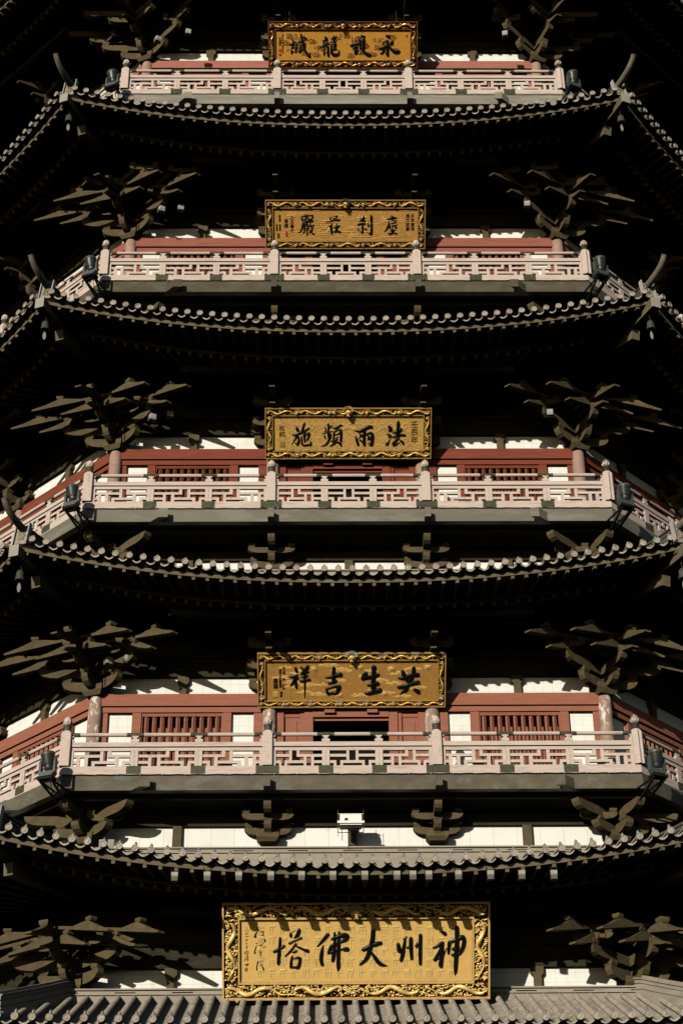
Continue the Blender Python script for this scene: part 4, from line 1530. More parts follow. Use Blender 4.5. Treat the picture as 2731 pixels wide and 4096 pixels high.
# brush strokes traced from the photograph: per plaque a list of (crop x, y, scale, [characters]); a character is a list of strokes
STROKES = {}
STROKES[5] = [
    (1050, 3650, 3.484, [
        [[(232, 360, 34), (225, 480, 36), (215, 600, 42), (208, 705, 40)], [(208, 715, 34), (245, 680, 10)], [(145, 548, 28), (200, 520, 36), (285, 470, 34)],
         [(375, 295, 28), (380, 325, 40)], [(495, 245, 40), (470, 310, 40), (430, 355, 22)], [(365, 300, 12), (440, 255, 8)], [(360, 430, 28), (430, 395, 24), (525, 355, 26)],
         [(450, 440, 26), (390, 520, 26), (305, 610, 18)], [(440, 465, 18), (530, 505, 28), (610, 535, 38), (642, 532, 8)], [(405, 560, 18), (440, 545, 26), (475, 530, 10)],
         [(400, 610, 22), (385, 690, 34), (382, 760, 34)], [(400, 650, 16), (470, 630, 30), (505, 640, 34)], [(510, 640, 36), (500, 710, 36), (480, 760, 36)], [(385, 765, 26), (480, 765, 34)]],
        [[(890, 310, 44), (830, 380, 36), (745, 480, 16)], [(830, 460, 16), (810, 550, 40), (800, 650, 44), (815, 720, 42)],
         [(945, 375, 24), (1020, 340, 44), (1110, 315, 52), (1160, 325, 50), (1150, 360, 52), (1090, 400, 34), (1000, 430, 28), (945, 465, 36), (920, 520, 40), (905, 555, 36)],
         [(900, 565, 30), (980, 540, 34), (1060, 520, 26), (1150, 497, 30), (1172, 520, 36), (1110, 542, 10)],
         [(985, 285, 26), (990, 400, 36), (985, 520, 40), (970, 620, 44), (960, 670, 36)], [(1050, 275, 26), (1045, 400, 40), (1040, 600, 44), (1040, 740, 46), (1035, 820, 16)]]]),
    (1400, 3650, 3.136, [
        [[(145, 465, 36), (230, 425, 44), (320, 390, 44), (370, 380, 34)], [(272, 220, 44), (265, 330, 50), (235, 460, 48), (190, 570, 40), (115, 650, 24)], [(250, 500, 26), (300, 570, 42), (360, 640, 44), (455, 672, 10)]],
        [[(585, 400, 40), (600, 475, 50)], [(675, 322, 24), (655, 440, 38), (640, 530, 42), (622, 600, 32)], [(690, 305, 18), (655, 335, 20)], [(742, 325, 40), (745, 440, 42), (755, 575, 32)], [(700, 440, 26), (735, 430, 30)], [(800, 410, 14), (815, 425, 30), (822, 375, 12)], [(862, 285, 40), (860, 420, 40), (862, 560, 38), (862, 640, 34)]],
        [[(1115, 232, 26), (1165, 262, 44)], [(1030, 440, 26), (1090, 410, 30), (1140, 375, 36), (1120, 450, 34), (1080, 530, 34), (1045, 590, 36)], [(1050, 598, 24), (1110, 570, 12)], [(1140, 400, 30), (1135, 520, 42), (1125, 600, 46), (1120, 662, 46)], [(1190, 450, 12), (1158, 530, 16)],
         [(1225, 372, 38), (1220, 440, 36), (1215, 508, 28)], [(1225, 372, 28), (1320, 332, 38), (1390, 302, 40), (1410, 350, 44), (1395, 430, 40), (1350, 510, 32), (1270, 530, 34)], [(1270, 455, 34), (1335, 432, 34)], [(1318, 190, 46), (1320, 300, 48), (1318, 450, 48), (1310, 600, 46), (1305, 720, 38), (1300, 785, 10)]]]),
    (940, 3680, 9.8, [
        [[(835, 320, 50), (850, 370, 60)], [(840, 450, 40), (780, 560, 65), (745, 660, 75), (775, 690, 56), (815, 650, 16)], [(930, 510, 30), (1000, 475, 40), (1075, 465, 48), (1060, 560, 46), (1030, 610, 36)], [(925, 630, 30), (1010, 620, 36), (1100, 605, 30)]],
        [[(795, 915, 40), (820, 940, 50)], [(815, 1010, 30), (770, 1120, 46), (740, 1250, 56), (745, 1320, 54), (805, 1275, 14)], [(900, 905, 46), (920, 885, 36)], [(965, 850, 40), (980, 825, 26), (1070, 780, 40), (1145, 785, 48), (1135, 850, 56), (1080, 890, 36), (950, 1000, 28), (890, 1030, 18)], [(1000, 820, 24), (1012, 880, 22)], [(915, 1010, 16), (1040, 1000, 26), (960, 1080, 18), (860, 1140, 12)], [(1000, 1080, 14), (1090, 1075, 24), (1165, 1060, 38)], [(940, 1150, 18), (985, 1140, 22), (950, 1190, 16)], [(910, 1220, 20), (1000, 1200, 24)], [(920, 1270, 22), (1005, 1250, 26)], [(985, 1150, 20), (975, 1300, 42), (965, 1455, 22)]],
        [[(870, 1640, 60), (840, 1750, 48), (820, 1880, 48), (842, 1965, 54), (905, 1920, 14)], [(880, 1640, 36), (970, 1590, 34), (1055, 1572, 46), (1000, 1640, 38), (930, 1700, 34)], [(940, 1815, 28), (1030, 1780, 34)], [(1005, 1740, 40), (1040, 1830, 46), (1080, 1920, 62), (1090, 1965, 46)]],
        [[(410, 312, 34), (425, 330, 40)], [(340, 430, 24), (420, 420, 22), (500, 412, 32)],
         [(475, 500, 26), (420, 495, 22), (385, 545, 30), (410, 585, 30), (460, 545, 26), (475, 500, 22)], [(370, 675, 26), (490, 655, 34)], [(460, 760, 24), (410, 760, 20), (385, 800, 26), (420, 830, 30), (460, 790, 26), (455, 760, 20)],
         [(425, 890, 20), (395, 950, 26), (455, 935, 20)], [(370, 1075, 20), (475, 1035, 20)], [(435, 1000, 20), (428, 1080, 26), (425, 1160, 26)],
         [(355, 1335, 28), (372, 1245, 22), (485, 1232, 24), (468, 1330, 26), (362, 1338, 18)], [(405, 1260, 14), (395, 1310, 14)], [(440, 1250, 14), (435, 1310, 14)],
         [(420, 1400, 22), (400, 1500, 28), (332, 1615, 20)], [(415, 1412, 14), (475, 1390, 22), (475, 1500, 28), (460, 1625, 26)], [(415, 1490, 14), (470, 1478, 14)], [(410, 1550, 14), (470, 1538, 14)],
         [(340, 1768, 20), (515, 1735, 24)], [(388, 1725, 18), (400, 1790, 18)], [(445, 1705, 18), (422, 1800, 24)], [(475, 1700, 16), (450, 1800, 14)],
         [(385, 1890, 24), (372, 1985, 30), (438, 1990, 28), (452, 1882, 22), (388, 1886, 16)], [(392, 1938, 14), (442, 1934, 14)]]])]
STROKES[4] = [
    (1130, 2640, 5.227, [
        [[(262, 165, 46), (280, 225, 56)], [(108, 352, 18), (180, 347, 40), (260, 325, 48), (310, 302, 36)], [(300, 310, 40), (260, 375, 48), (210, 460, 42), (142, 570, 14)], [(268, 400, 38), (270, 480, 46), (275, 560, 50)], [(300, 385, 30), (320, 380, 30)],
         [(375, 140, 22), (408, 183, 42)], [(520, 125, 48), (470, 195, 50), (410, 255, 44), (385, 288, 30)], [(375, 280, 36), (460, 262, 36), (532, 242, 30)], [(398, 350, 30), (460, 338, 34), (518, 322, 28)], [(365, 440, 40), (460, 417, 40), (555, 402, 44)], [(455, 220, 40), (457, 400, 36), (456, 600, 28), (458, 792, 14)]],
        [[(1065, 160, 56), (1062, 260, 60), (1060, 380, 70), (1060, 440, 66)], [(885, 368, 18), (960, 357, 44), (1080, 325, 60), (1210, 293, 64)], [(950, 483, 38), (1050, 455, 44), (1122, 432, 38)],
         [(907, 605, 30), (928, 670, 48), (948, 708, 48)], [(907, 602, 32), (1050, 562, 38), (1185, 537, 44)], [(1180, 550, 66), (1150, 640, 68), (1128, 685, 56)], [(950, 700, 38), (1050, 688, 40), (1130, 680, 56)]]]),
    (1410, 2640, 5.227, [
        [[(275, 275, 66), (240, 340, 92), (205, 385, 60)], [(250, 360, 70), (380, 345, 54), (470, 322, 54), (545, 300, 40)], [(443, 155, 88), (440, 260, 72), (435, 400, 80), (433, 520, 90), (440, 615, 88)], [(315, 525, 34), (430, 500, 60), (525, 482, 62)], [(268, 695, 44), (330, 688, 60), (450, 655, 68), (580, 627, 68)]],
        [[(1042, 240, 56), (1080, 320, 88), (1120, 415, 56)], [(1278, 160, 64), (1272, 260, 64), (1250, 340, 62), (1200, 430, 54), (1165, 510, 48)], [(958, 380, 28), (1040, 370, 58), (1180, 332, 62), (1300, 305, 68), (1372, 300, 60)], [(958, 568, 50), (1080, 545, 54), (1200, 502, 58), (1375, 462, 64)], [(1160, 540, 56), (1110, 620, 54), (1040, 680, 34), (987, 743, 10)], [(1295, 618, 50), (1365, 655, 84)]]])]
STROKES[3] = [
    (1150, 1670, 6.272, [
        [[(190, 240, 38), (218, 305, 68)], [(95, 422, 28), (150, 440, 48), (250, 392, 48), (335, 362, 46)], [(212, 460, 38), (160, 540, 32), (72, 673, 14)], [(218, 460, 38), (255, 520, 42), (240, 620, 48), (205, 678, 38), (160, 622, 14)], [(390, 145, 40), (370, 220, 44), (332, 330, 48), (322, 365, 38)], [(515, 257, 34), (450, 292, 38), (392, 348, 42)],
         [(320, 480, 34), (325, 580, 38), (338, 660, 44), (380, 692, 38), (460, 680, 38), (555, 660, 46), (540, 585, 22)], [(395, 355, 48), (390, 450, 48), (400, 600, 38)], [(345, 448, 16), (420, 420, 38), (515, 388, 38), (500, 460, 42), (457, 565, 30)]],
        [[(990, 165, 48), (1000, 250, 44), (985, 340, 36)], [(1005, 240, 38), (1075, 212, 34)], [(910, 252, 32), (930, 320, 34), (905, 362, 22)], [(848, 405, 20), (960, 370, 24), (1080, 342, 28)], [(998, 370, 46), (990, 440, 42), (1000, 505, 34)], [(898, 450, 28), (908, 492, 44)], [(1055, 412, 38), (1030, 500, 42), (960, 640, 38), (880, 700, 26), (824, 722, 12)],
         [(1112, 265, 28), (1200, 247, 42), (1280, 197, 38), (1332, 195, 32)], [(1210, 280, 22), (1160, 340, 18)], [(1140, 345, 30), (1130, 450, 34), (1120, 555, 38)], [(1150, 352, 22), (1230, 312, 28), (1305, 310, 46)], [(1308, 320, 52), (1310, 450, 52), (1305, 575, 50)], [(1172, 430, 28), (1270, 392, 28)], [(1172, 510, 20), (1238, 482, 20)], [(1078, 590, 38), (1180, 560, 34), (1228, 540, 24)], [(1200, 592, 38), (1130, 650, 34), (1052, 708, 28)], [(1220, 612, 38), (1290, 650, 54), (1310, 688, 44)]]]),
    (1390, 1670, 6.272, [
        [[(163, 330, 28), (270, 340, 52), (380, 282, 58), (500, 227, 58), (572, 232, 58)], [(172, 465, 26), (200, 560, 58), (230, 665, 58)], [(430, 420, 36), (520, 385, 48), (590, 422, 68), (590, 540, 68), (575, 640, 62), (540, 685, 46), (482, 620, 14)], [(390, 300, 58), (386, 450, 58), (385, 672, 60)], [(280, 420, 40), (308, 448, 50)], [(230, 530, 16), (340, 440, 36)], [(282, 562, 40), (330, 600, 36)], [(472, 462, 28), (508, 500, 58), (470, 573, 14)]],
        [[(1000, 220, 46), (1048, 290, 88), (1000, 360, 14), (957, 418, 14)], [(972, 422, 28), (1038, 455, 62), (990, 508, 14)], [(955, 660, 62), (1000, 610, 38), (1068, 512, 8)], [(1240, 118, 58), (1245, 220, 74), (1240, 350, 78), (1220, 440, 66)], [(1112, 385, 28), (1200, 362, 54), (1312, 293, 58)], [(1112, 490, 38), (1200, 460, 48), (1300, 432, 46), (1412, 445, 42)], [(1260, 502, 38), (1180, 580, 48), (1112, 665, 46), (1140, 688, 46), (1220, 660, 28), (1278, 622, 22)], [(1292, 572, 34), (1350, 620, 58), (1368, 660, 42)]]])]
STROKES[2] = [
    (1180, 845, 7.127, [
        [[(197, 155, 30), (210, 248, 46)], [(202, 150, 28), (330, 117, 40)], [(333, 132, 40), (310, 220, 38), (222, 253, 38)], [(374, 112, 22), (385, 238, 28)], [(382, 122, 22), (518, 115, 32)], [(522, 122, 28), (490, 208, 38), (392, 230, 28)], [(218, 318, 18), (330, 290, 38), (450, 275, 42), (525, 285, 32)], [(245, 322, 38), (215, 430, 42), (180, 550, 34), (92, 620, 12)],
         [(262, 362, 22), (358, 347, 36)], [(280, 375, 38), (280, 500, 42), (265, 600, 38), (217, 625, 18)], [(363, 355, 38), (360, 500, 38), (350, 665, 34)], [(292, 410, 18), (350, 400, 18)], [(300, 480, 18), (350, 470, 18)], [(300, 548, 18), (350, 532, 18)], [(450, 332, 22), (432, 400, 28)], [(382, 425, 32), (460, 420, 34), (540, 397, 38)], [(500, 442, 38), (480, 540, 34), (402, 628, 16)], [(402, 482, 12), (440, 560, 28), (510, 630, 38), (585, 658, 14)]],
        [[(1010, 182, 32), (1025, 218, 42)], [(1040, 182, 12), (1190, 130, 26)], [(1212, 133, 48), (1170, 190, 38), (1092, 218, 14)], [(893, 325, 22), (1000, 292, 34), (1130, 250, 34), (1282, 250, 38)], [(1055, 345, 30), (1050, 450, 44), (1050, 560, 54), (1055, 635, 42)], [(972, 402, 18), (1008, 430, 48)], [(952, 590, 18), (1040, 542, 24)], [(1205, 355, 28), (1200, 450, 54), (1180, 560, 48)], [(1112, 470, 22), (1190, 440, 38), (1262, 412, 48)], [(1085, 590, 28), (1200, 570, 38), (1302, 585, 42)]]]),
    (1400, 845, 7.127, [
        [[(415, 160, 48), (390, 230, 54), (292, 303, 18)], [(312, 207, 22), (370, 240, 48), (435, 288, 48)], [(240, 380, 42), (330, 352, 38), (420, 355, 38), (475, 380, 32)], [(380, 332, 38), (375, 450, 48), (380, 575, 48), (350, 603, 38), (292, 555, 12)], [(250, 492, 24), (250, 530, 54)], [(432, 490, 24), (476, 518, 42)], [(530, 312, 18), (540, 370, 48), (545, 437, 28)], [(608, 118, 32), (630, 152, 58), (632, 350, 50), (632, 560, 54), (610, 648, 48), (540, 620, 28), (452, 585, 10)]],
        [[(1212, 132, 34), (1248, 178, 58)], [(1092, 220, 22), (1180, 210, 48), (1300, 187, 42), (1380, 205, 14)], [(1140, 292, 28), (1110, 420, 42), (1060, 520, 34), (992, 598, 10)], [(1162, 290, 18), (1250, 262, 24)], [(1270, 232, 24), (1290, 300, 38)], [(1172, 350, 28), (1280, 320, 42), (1338, 272, 38)], [(1160, 380, 22), (1162, 470, 42)], [(1202, 430, 18), (1290, 410, 28), (1382, 375, 14)], [(1270, 370, 22), (1260, 420, 18)], [(1280, 430, 18), (1330, 470, 42), (1358, 432, 22)], [(1230, 462, 18), (1230, 540, 48), (1235, 615, 42)], [(1168, 550, 22), (1230, 540, 42), (1308, 540, 28)], [(1102, 620, 22), (1160, 640, 42), (1260, 610, 34), (1365, 643, 34)]]])]
STROKES[1] = [
    (1145, 120, 6.533, [
        [[(165, 225, 28), (185, 290, 44), (180, 400, 58), (160, 500, 54), (140, 575, 48)], [(95, 360, 46), (160, 350, 58), (230, 307, 46)], [(275, 345, 38), (265, 450, 52), (242, 565, 38)], [(290, 320, 38), (380, 282, 42), (455, 252, 42)], [(312, 387, 22), (380, 375, 38), (380, 470, 42), (347, 535, 58)], [(390, 108, 42), (405, 200, 48), (440, 350, 58), (480, 490, 54), (550, 610, 62), (605, 665, 58), (620, 585, 26)], [(498, 335, 38), (470, 450, 48), (402, 538, 28)], [(462, 170, 48), (513, 222, 48)]],
        [[(1022, 178, 46), (1050, 220, 76)], [(958, 265, 28), (1030, 252, 48)], [(985, 292, 38), (980, 370, 38)], [(1060, 292, 38), (1060, 350, 38)], [(870, 448, 38), (960, 392, 48), (1060, 362, 48), (1145, 342, 42)], [(995, 422, 42), (990, 530, 42), (990, 632, 38)], [(1010, 412, 28), (1090, 422, 48), (1100, 540, 52), (1100, 650, 56)], [(1012, 500, 22), (1080, 490, 22)], [(1012, 570, 20), (1080, 560, 20)],
         [(1188, 215, 38), (1285, 192, 48)], [(1280, 202, 48), (1240, 270, 38)], [(1185, 292, 38), (1185, 420, 44), (1190, 540, 58), (1220, 618, 66), (1300, 628, 58), (1372, 590, 48), (1385, 515, 22)], [(1202, 310, 28), (1288, 292, 38)], [(1212, 370, 38), (1292, 352, 48), (1270, 430, 42)], [(1217, 420, 22), (1288, 410, 28)], [(1212, 495, 34), (1305, 477, 42)]]]),
    (1385, 120, 6.533, [
        [[(242, 220, 28), (264, 298, 48)], [(322, 175, 38), (340, 278, 44)], [(410, 142, 34), (390, 228, 32)], [(402, 152, 34), (485, 170, 48)], [(125, 400, 46), (230, 372, 48), (318, 352, 38)], [(217, 440, 46), (288, 412, 46)], [(183, 480, 38), (308, 442, 34)], [(230, 532, 38), (242, 618, 34)], [(232, 520, 46), (300, 502, 46)], [(300, 512, 42), (262, 608, 38)],
         [(390, 272, 48), (350, 400, 38)], [(375, 352, 48), (375, 485, 46)], [(470, 235, 58), (460, 400, 58), (440, 500, 66)], [(422, 320, 46), (508, 302, 38)], [(422, 390, 38), (508, 372, 38)], [(412, 460, 46), (498, 442, 38)], [(292, 600, 18), (370, 590, 34), (438, 542, 42)], [(442, 522, 48), (500, 590, 66), (580, 638, 72), (642, 632, 48)]],
        [[(1070, 152, 56), (1125, 178, 82)], [(965, 340, 34), (1060, 283, 48), (1098, 290, 48)], [(1095, 292, 58), (1090, 450, 64), (1090, 600, 62), (1085, 655, 48), (1032, 580, 22)], [(878, 480, 46), (960, 460, 54), (1018, 422, 48), (990, 520, 48), (940, 598, 42), (872, 610, 14)], [(1218, 303, 58), (1190, 350, 58), (1137, 385, 24)], [(1132, 412, 38), (1190, 500, 58), (1280, 568, 74), (1392, 555, 54), (1405, 532, 18)]]])]


def halton(i, b):
    f, r = 1.0, 0.0
    while i:
        f /= b
        r += f * (i % b)
        i //= b
    return r


def make_plaque(k):
    d = PL[k]
    g = G[k]
    W = d['W']
    tn, tz = d['top']
    L = hypot(tn - d['n'], tz - d['z'])
    tilt = atan2(tn - d['n'], tz - d['z'])
    root = empty('plaque', PLAB[k], 'plaque', (.02, -d['n'], d['z'] + ZOFF), 'gold name plaques hung under the eaves')
    root.rotation_euler = (pi / 2 + tilt, 0, 0)
    bs, bt, bb = d['b']
    x0, x1, y0, y1 = -W / 2 + bs, W / 2 - bs, bb, L - bt
    TL, TR, BL, BR = d['px']
    rng = random.Random(100 + k)

    def conv0(X, Y):           # photo pixel -> board coordinates
        t = (Y - (BL[1] + BR[1]) / 2) / ((TL[1] + TR[1]) / 2 - (BL[1] + BR[1]) / 2)
        for _ in range(3):
            xl = BL[0] + (TL[0] - BL[0]) * t
            xr = BR[0] + (TR[0] - BR[0]) * t
            s = (X - xl) / (xr - xl)
            yb = BL[1] + (BR[1] - BL[1]) * s
            yt = TL[1] + (TR[1] - TL[1]) * s
            t = (Y - yb) / (yt - yb)
        return (s - .5) * W, t * L

    # board and field
    mb = MB()
    mb.add([(-W / 2, 0, -.10), (W / 2, 0, -.10), (W / 2, L, -.10), (-W / 2, L, -.10), (-W / 2, 0, .015), (W / 2, 0, .015), (W / 2, L, .015), (-W / 2, L, .015)],
           [(3, 2, 1, 0), (4, 5, 6, 7), (0, 1, 5, 4), (1, 2, 6, 5), (2, 3, 7, 6), (3, 0, 4, 7)])
    mb.build('back_board', g['back'], root)

    def slab(mb, a0, a1, b0, b1, z0, z1):
        mb.add([(a0, b0, z0), (a1, b0, z0), (a1, b1, z0), (a0, b1, z0), (a0, b0, z1), (a1, b0, z1), (a1, b1, z1), (a0, b1, z1)],
               [(3, 2, 1, 0), (4, 5, 6, 7), (0, 1, 5, 4), (1, 2, 6, 5), (2, 3, 7, 6), (3, 0, 4, 7)])
    mb = MB()
    slab(mb, x0, x1, y0, y1, .012, .028)
    field = mb.build('field', g['field'], root)
    # mouldings
    fr = MB()
    rw = .045 if k == 5 else .032
    hz = .115 if k == 5 else .095

    def ring(a0, a1, b0, b1, wd, z1):
        slab(fr, a0, a1, b0, b0 + wd, .0, z1)
        slab(fr, a0, a1, b1 - wd, b1, .0, z1)
        slab(fr, a0, a0 + wd, b0 + wd, b1 - wd, .0, z1)
        slab(fr, a1 - wd, a1, b0 + wd, b1 - wd, .0, z1)
    ring(-W / 2 - .01, W / 2 + .01, -.01, L + .01, rw, hz)
    ring(x0 - rw, x1 + rw, y0 - rw, y1 + rw, rw * .9, hz * .85)
    if k == 5:
        ring(x0, x1, y0, y1, rw * .6, .05)
    frame = fr.build('frame', g['rim'], root)
    # carved border
    cv = MB()
    zc = .035
    bands = [((-W / 2 + rw, y1 + rw), (W / 2 - rw, L - rw)), ((-W / 2 + rw, rw), (W / 2 - rw, y0 - rw)),
             ((-W / 2 + rw, y0), (x0 - rw, y1)), ((x1 + rw, y0), (W / 2 - rw, y1))]
    for bi, ((a0, b0), (a1, b1)) in enumerate(bands):
        w_, h_ = a1 - a0, b1 - b0
        hor = w_ > h_
        th = min(w_, h_)
        ln = max(w_, h_)
        area = w_ * h_
        nb = int(area * (330 if k == 5 else 620))
        for _ in range(nb):
            x, y = rng.uniform(a0 + .02, a1 - .02), rng.uniform(b0 + .02, b1 - .02)
            sz = th * rng.uniform(.06, .12)
            if rng.random() < .35:
                cv.blob((x, y, zc + rng.uniform(-.01, .03)), (sz * rng.uniform(1.3, 2.2), sz * .55, sz * .8), 7, 5, rng.uniform(-.5, .5))
            else:
                cv.blob((x, y, zc + rng.uniform(-.01, .025)), (sz * rng.uniform(.7, 1.2), sz * rng.uniform(.6, 1.0), sz), 7, 5, rng.uniform(0, 3))
        nd = max(1, round(ln / (th * 5.2)))
        for i in range(nd):
            t0, t1 = (i + .06) / nd, (i + .94) / nd
            sgn = 1 if (t0 + t1) < 1 else -1
            if hor:
                c = (b0 + b1) / 2
                p, q = (a0 + w_ * t0, c), (a0 + w_ * t1, c)
            else:
                c = (a0 + a1) / 2
                p, q = (c, b0 + h_ * t0), (c, b0 + h_ * t1)
            if sgn < 0:
                p, q = q, p
            sinuous(cv, p, q, th * .26, 1.6, th * .165, zc + .05, rng.uniform(0, 1.5), 9)
            for j in range(4):
                t = .2 + .2 * j
                lx, ly = p[0] + (q[0] - p[0]) * t, p[1] + (q[1] - p[1]) * t
                a = rng.uniform(0, 6.28)
                cv.tube([(lx, ly, zc + .04), (lx + th * .25 * cos(a), ly + th * .25 * sin(a), zc + .06), (lx + th * .38 * cos(a + .6), ly + th * .38 * sin(a + .6), zc + .03)], [th * .07, th * .05, th * .02], 6)
            if k != 5:
                for (hx, hy, hs) in ((q[0], q[1], .85), (p[0], p[1], .55)):
                    dragon_head(cv, hx, hy, zc + .055, th * hs, rng, rng.uniform(-1.2, 1.2))
    # the head standing out at the top centre
    hb = .36 if k == 5 else .30
    dragon_head(cv, 0, L - bt * (.60 if k == 5 else .5), .12, hb, rng, 0, True)
    cvo = cv.build('border_carving', [g['carve'], g['mane']], frame, 60)
    # relief on the field
    rl = MB()
    zf = .028
    if k == 5:
        cols = [1009 + i * 44.6 for i in range(18)]
        for ci in range(-1, 17):
            for ri in range(5):
                X = 1085 + ci * 44.8 + (-.5)
                Y = 3716 + ri * 43.5
                x, y = conv0(X, Y)
                if not (x0 + .1 < x < x1 - .1):
                    continue
                w_, h_ = .105, .20
                for _ in range(rng.randint(2, 3)):
                    yy = y + rng.uniform(-.2, .75) * h_ / 1.6
                    rl.tube([(x - w_ * .8, yy, zf), (x + w_ * .8, yy + rng.uniform(-.01, .01), zf)], .013, 5)
                for q in range(rng.randint(2, 3)):
                    xx = x + (q - 1) * w_ * .62
                    bend = rng.uniform(-.05, .05)
                    rl.tube([(xx, y + h_ * .55, zf), (xx + bend * .3, y, zf), (xx + bend, y - h_ * .65, zf)], [.013, .014, .009], 5)
                if rng.random() < .5:
                    for sx in (-1, 1):
                        rl.blob((x + sx * w_ * .35, y + h_ * .3, zf), (.03, .025, .016), 7, 4)
    elif k == 4:
        for i in range(26):
            x = x0 + .3 + (x1 - x0 - .6) * halton(i + 3, 2)
            y = y0 + .1 + (y1 - y0 - .2) * halton(i + 3, 3)
            cloud(rl, x, y, rng.uniform(.17, .28), zf, rng)
        for x, y in ((x0 + .9, y0 + .75), (-.35, y0 + .15), (x0 + 1.4, y0 + .95), (.95, y0 + .2), (.25, y1 - .2), (1.15, y1 - .25), (2.2, y1 - .2)):
            for j in range(8):
                a = j * pi / 4
                rl.tube([(x, y, zf), (x + .06 * cos(a), y + .06 * sin(a), zf), (x + .13 * cos(a + .5), y + .13 * sin(a + .5), zf)], [.03, .02, .008], 6)
            rl.blob((x, y, zf), (.07, .07, .01), 12, 4)
    elif k == 3:
        nx, ny = 19, 5
        for i in range(nx):
            for j in range(ny):
                x = x0 + (x1 - x0) * (i + .5 + (.3 if j % 2 else -.15)) / nx
                y = y0 + (y1 - y0) * (j + .5) / ny
                if x0 + .1 < x < x1 - .1:
                    spiral(rl, x, y, rng.uniform(.09, .125), zf, .012, rng.uniform(1.4, 2.0), rng.choice((-1, 1)), rng.uniform(0, 6.28))
        for x in (-1.3, .0, 1.15, 1.6):
            y = (y0 + y1) / 2 + .17
            for j in range(-3, 4):
                rl.blob((x + .055 * j, y - .006 * j * j, zf), (.028, .075, .014), 8, 5, -.16 * j)
    elif k == 2:
        for i in range(46):
            x = rng.uniform(x0 + .15, x1 - .5)
            y = rng.uniform(y0 + .08, y1 - .08)
            ln = rng.uniform(.25, .6)
            if x + ln > x1 - .06:
                continue
            sg = rng.choice((-1, 1))
            rl.tube([(x, y, zf), (x + ln * .5, y + .005, zf), (x + ln, y, zf), (x + ln + .05, y + sg * .035, zf), (x + ln, y + sg * .07, zf), (x + ln * .55, y + sg * .07, zf)], [.009, .012, .012, .012, .012, .006], 6)
        for i in range(10):
            x = x0 + .35 + (x1 - x0 - .7) * halton(i + 5, 2)
            y = y0 + .15 + (y1 - y0 - .3) * halton(i + 5, 3)
            for j in range(9):
                a = j * 2.4
                r_ = .02 + .013 * j
                rl.blob((x + r_ * cos(a) * 1.3, y + r_ * sin(a) * .8, zf), (.04, .03, .014), 7, 4, a)
    else:
        for i in range(24):
            x = x0 + .25 + (x1 - x0 - .5) * halton(i + 2, 2)
            y = y0 + .14 + (y1 - y0 - .28) * halton(i + 2, 3)
            for j in range(15):
                a = j * 2.4
                r_ = .035 * sqrt(j)
                rl.blob((x + r_ * cos(a), y + r_ * sin(a) * .8, zf + .01), (.024, .024, .022), 7, 5)
            spiral(rl, x + rng.choice((-1, 1)) * .2, y + rng.uniform(-.08, .08), .07, zf + .006, .013, .9, rng.choice((-1, 1)), rng.uniform(0, 6))
    rl.build('relief', g['relief'], field, 60)
    # characters
    for (ox, oy, sc, chars) in STROKES[k]:
        cvn = lambda X, Y, ox=ox, oy=oy, sc=sc: conv0(ox + X / sc, oy + Y / sc)
        for ch in chars:
            mb = MB()
            for i, st in enumerate(ch):
                brush(mb, st, cvn, .024 + .0004 * i, .055 if sc < 9 else .03)
            mb.build('character', M['ink'], root, 50)
    # small inscriptions
    def col_text(body, X, Y, hpx):
        a = conv0(X, Y)
        b = conv0(X, Y + hpx)
        n = body.count('\n') + 1
        size = abs(a[1] - b[1]) / n
        text_mesh('inscription', body, M['ink_brown'], root, a[0], a[1] - size * .06, size * .84, 1 / .84 * .86, .006, .034)

    def seal(X0, Y0, X1, Y1, m):
        a = conv0(X0, Y1)
        b = conv0(X1, Y0)
        mb = MB()
        slab(mb, a[0], b[0], a[1], b[1], .027, .045)
        so = mb.build('seal', m, root)
        mb = MB()
        w_, h_ = b[0] - a[0], b[1] - a[1]
        for i in range(3):
            slab(mb, a[0] + w_ * (.18 + .26 * i), a[0] + w_ * (.26 + .26 * i), a[1] + h_ * .15, a[1] + h_ * .85, .044, .050)
        mb.build('seal_mark', m, so)
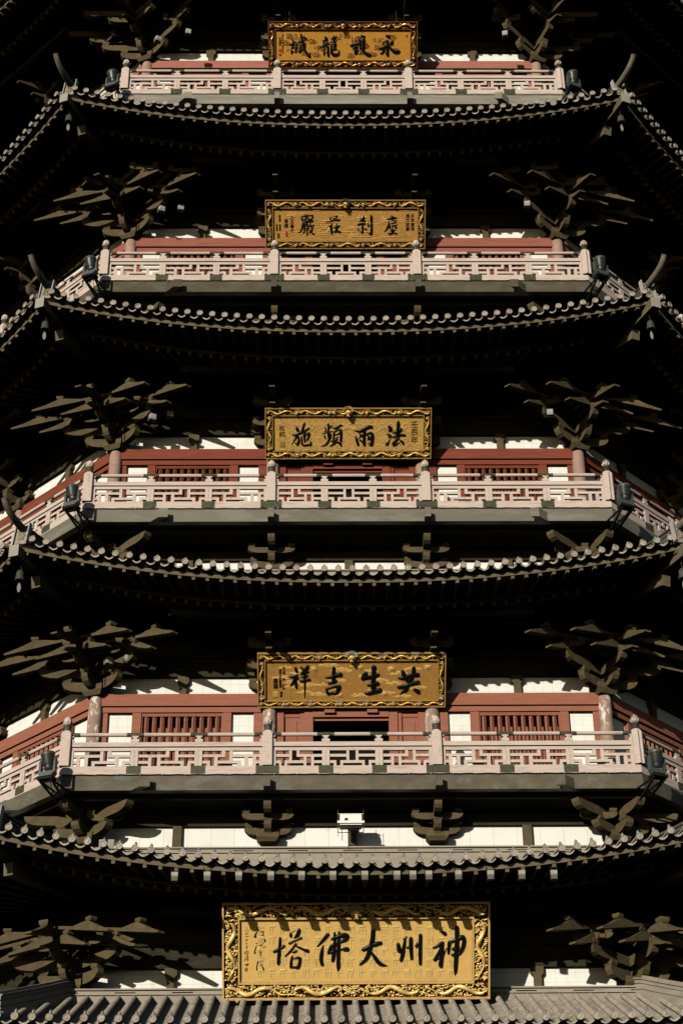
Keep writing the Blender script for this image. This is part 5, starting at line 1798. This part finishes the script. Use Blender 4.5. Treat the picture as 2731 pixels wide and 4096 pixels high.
    if k == 2:
        col_text('天\n寧\n寶\n塔', 1655, 856, 78)
        col_text('周\n年\n誌\n慶', 1635.5, 856, 78)
        col_text('乙\n丑\n春\n月', 1169, 863, 78)
        col_text('覺\n醒', 1145.5, 875, 42)
        col_text('陳\n波\n清', 1119, 859, 32)
        col_text('陳\n佳\n彬', 1120, 896, 31)
        col_text('陳\n詠\n佳', 1107.5, 896, 31)
        col_text('敬\n獻', 1114.5, 932, 24)
        seal(1143, 925, 1150, 932.5, M['seal'])
        seal(1143.5, 936, 1150.5, 943.5, M['seal'])
    elif k == 3:
        col_text('壬\n辰\n年', 1653, 1683, 106)
        col_text('松\n純', 1123, 1699, 58)
        seal(1114, 1765, 1134, 1786, g['rim'])
    elif k == 4:
        col_text('俞\n文\n俊', 1133, 2664, 38)
        col_text('徐', 1133, 2711, 12)
        col_text('許\n滋', 1132, 2737, 24)
        col_text('崔\n有\n秋\n英\n劉\n德\n英', 1118.5, 2674, 89)
        col_text('敬\n獻', 1123, 2765, 27)
        col_text('星\n雲', 1100, 2712, 50)
        seal(1090, 2766, 1109.5, 2787, g['relief'])
    elif k == 1:
        col_text('常\n州\n天\n寧\n寺\n癸\n未\n年\n立', 1130.5, 134, 88)
        col_text('永\n福\n題\n字', 1120, 145, 42)
        seal(1115.5, 193, 1124, 202, M['seal'])
        seal(1115.5, 210, 1124.5, 219, M['seal'])
        seal(1627, 139, 1631.5, 149, M['seal'])
    # brackets that carry the board
    for sx in (-1, 1):
        hb_ = MB()
        hb_.add([(sx * W * .30 - .05, -.09, -.18), (sx * W * .30 + .05, -.09, -.18), (sx * W * .30 + .05, .10, -.18), (sx * W * .30 - .05, .10, -.18),
                 (sx * W * .30 - .05, -.09, .0), (sx * W * .30 + .05, -.09, .0), (sx * W * .30 + .05, .0 - .012, .0), (sx * W * .30 - .05, -.012, .0)],
                [(3, 2, 1, 0), (4, 5, 6, 7), (0, 1, 5, 4), (1, 2, 6, 5), (2, 3, 7, 6), (3, 0, 4, 7)])
        hb_.build('support_foot', RED[3], root)
    # hangers up to the eave beam
    for sx in (-1, 1):
        hg = MB()
        hg.tube([(sx * W * .36, L - .02, -.06), (sx * W * .36, L + .5, -.6)], .018, 6)
        hg.build('hanger', M['dark_wood'], root)


for k in (1, 2, 3, 4, 5):
    make_plaque(k)
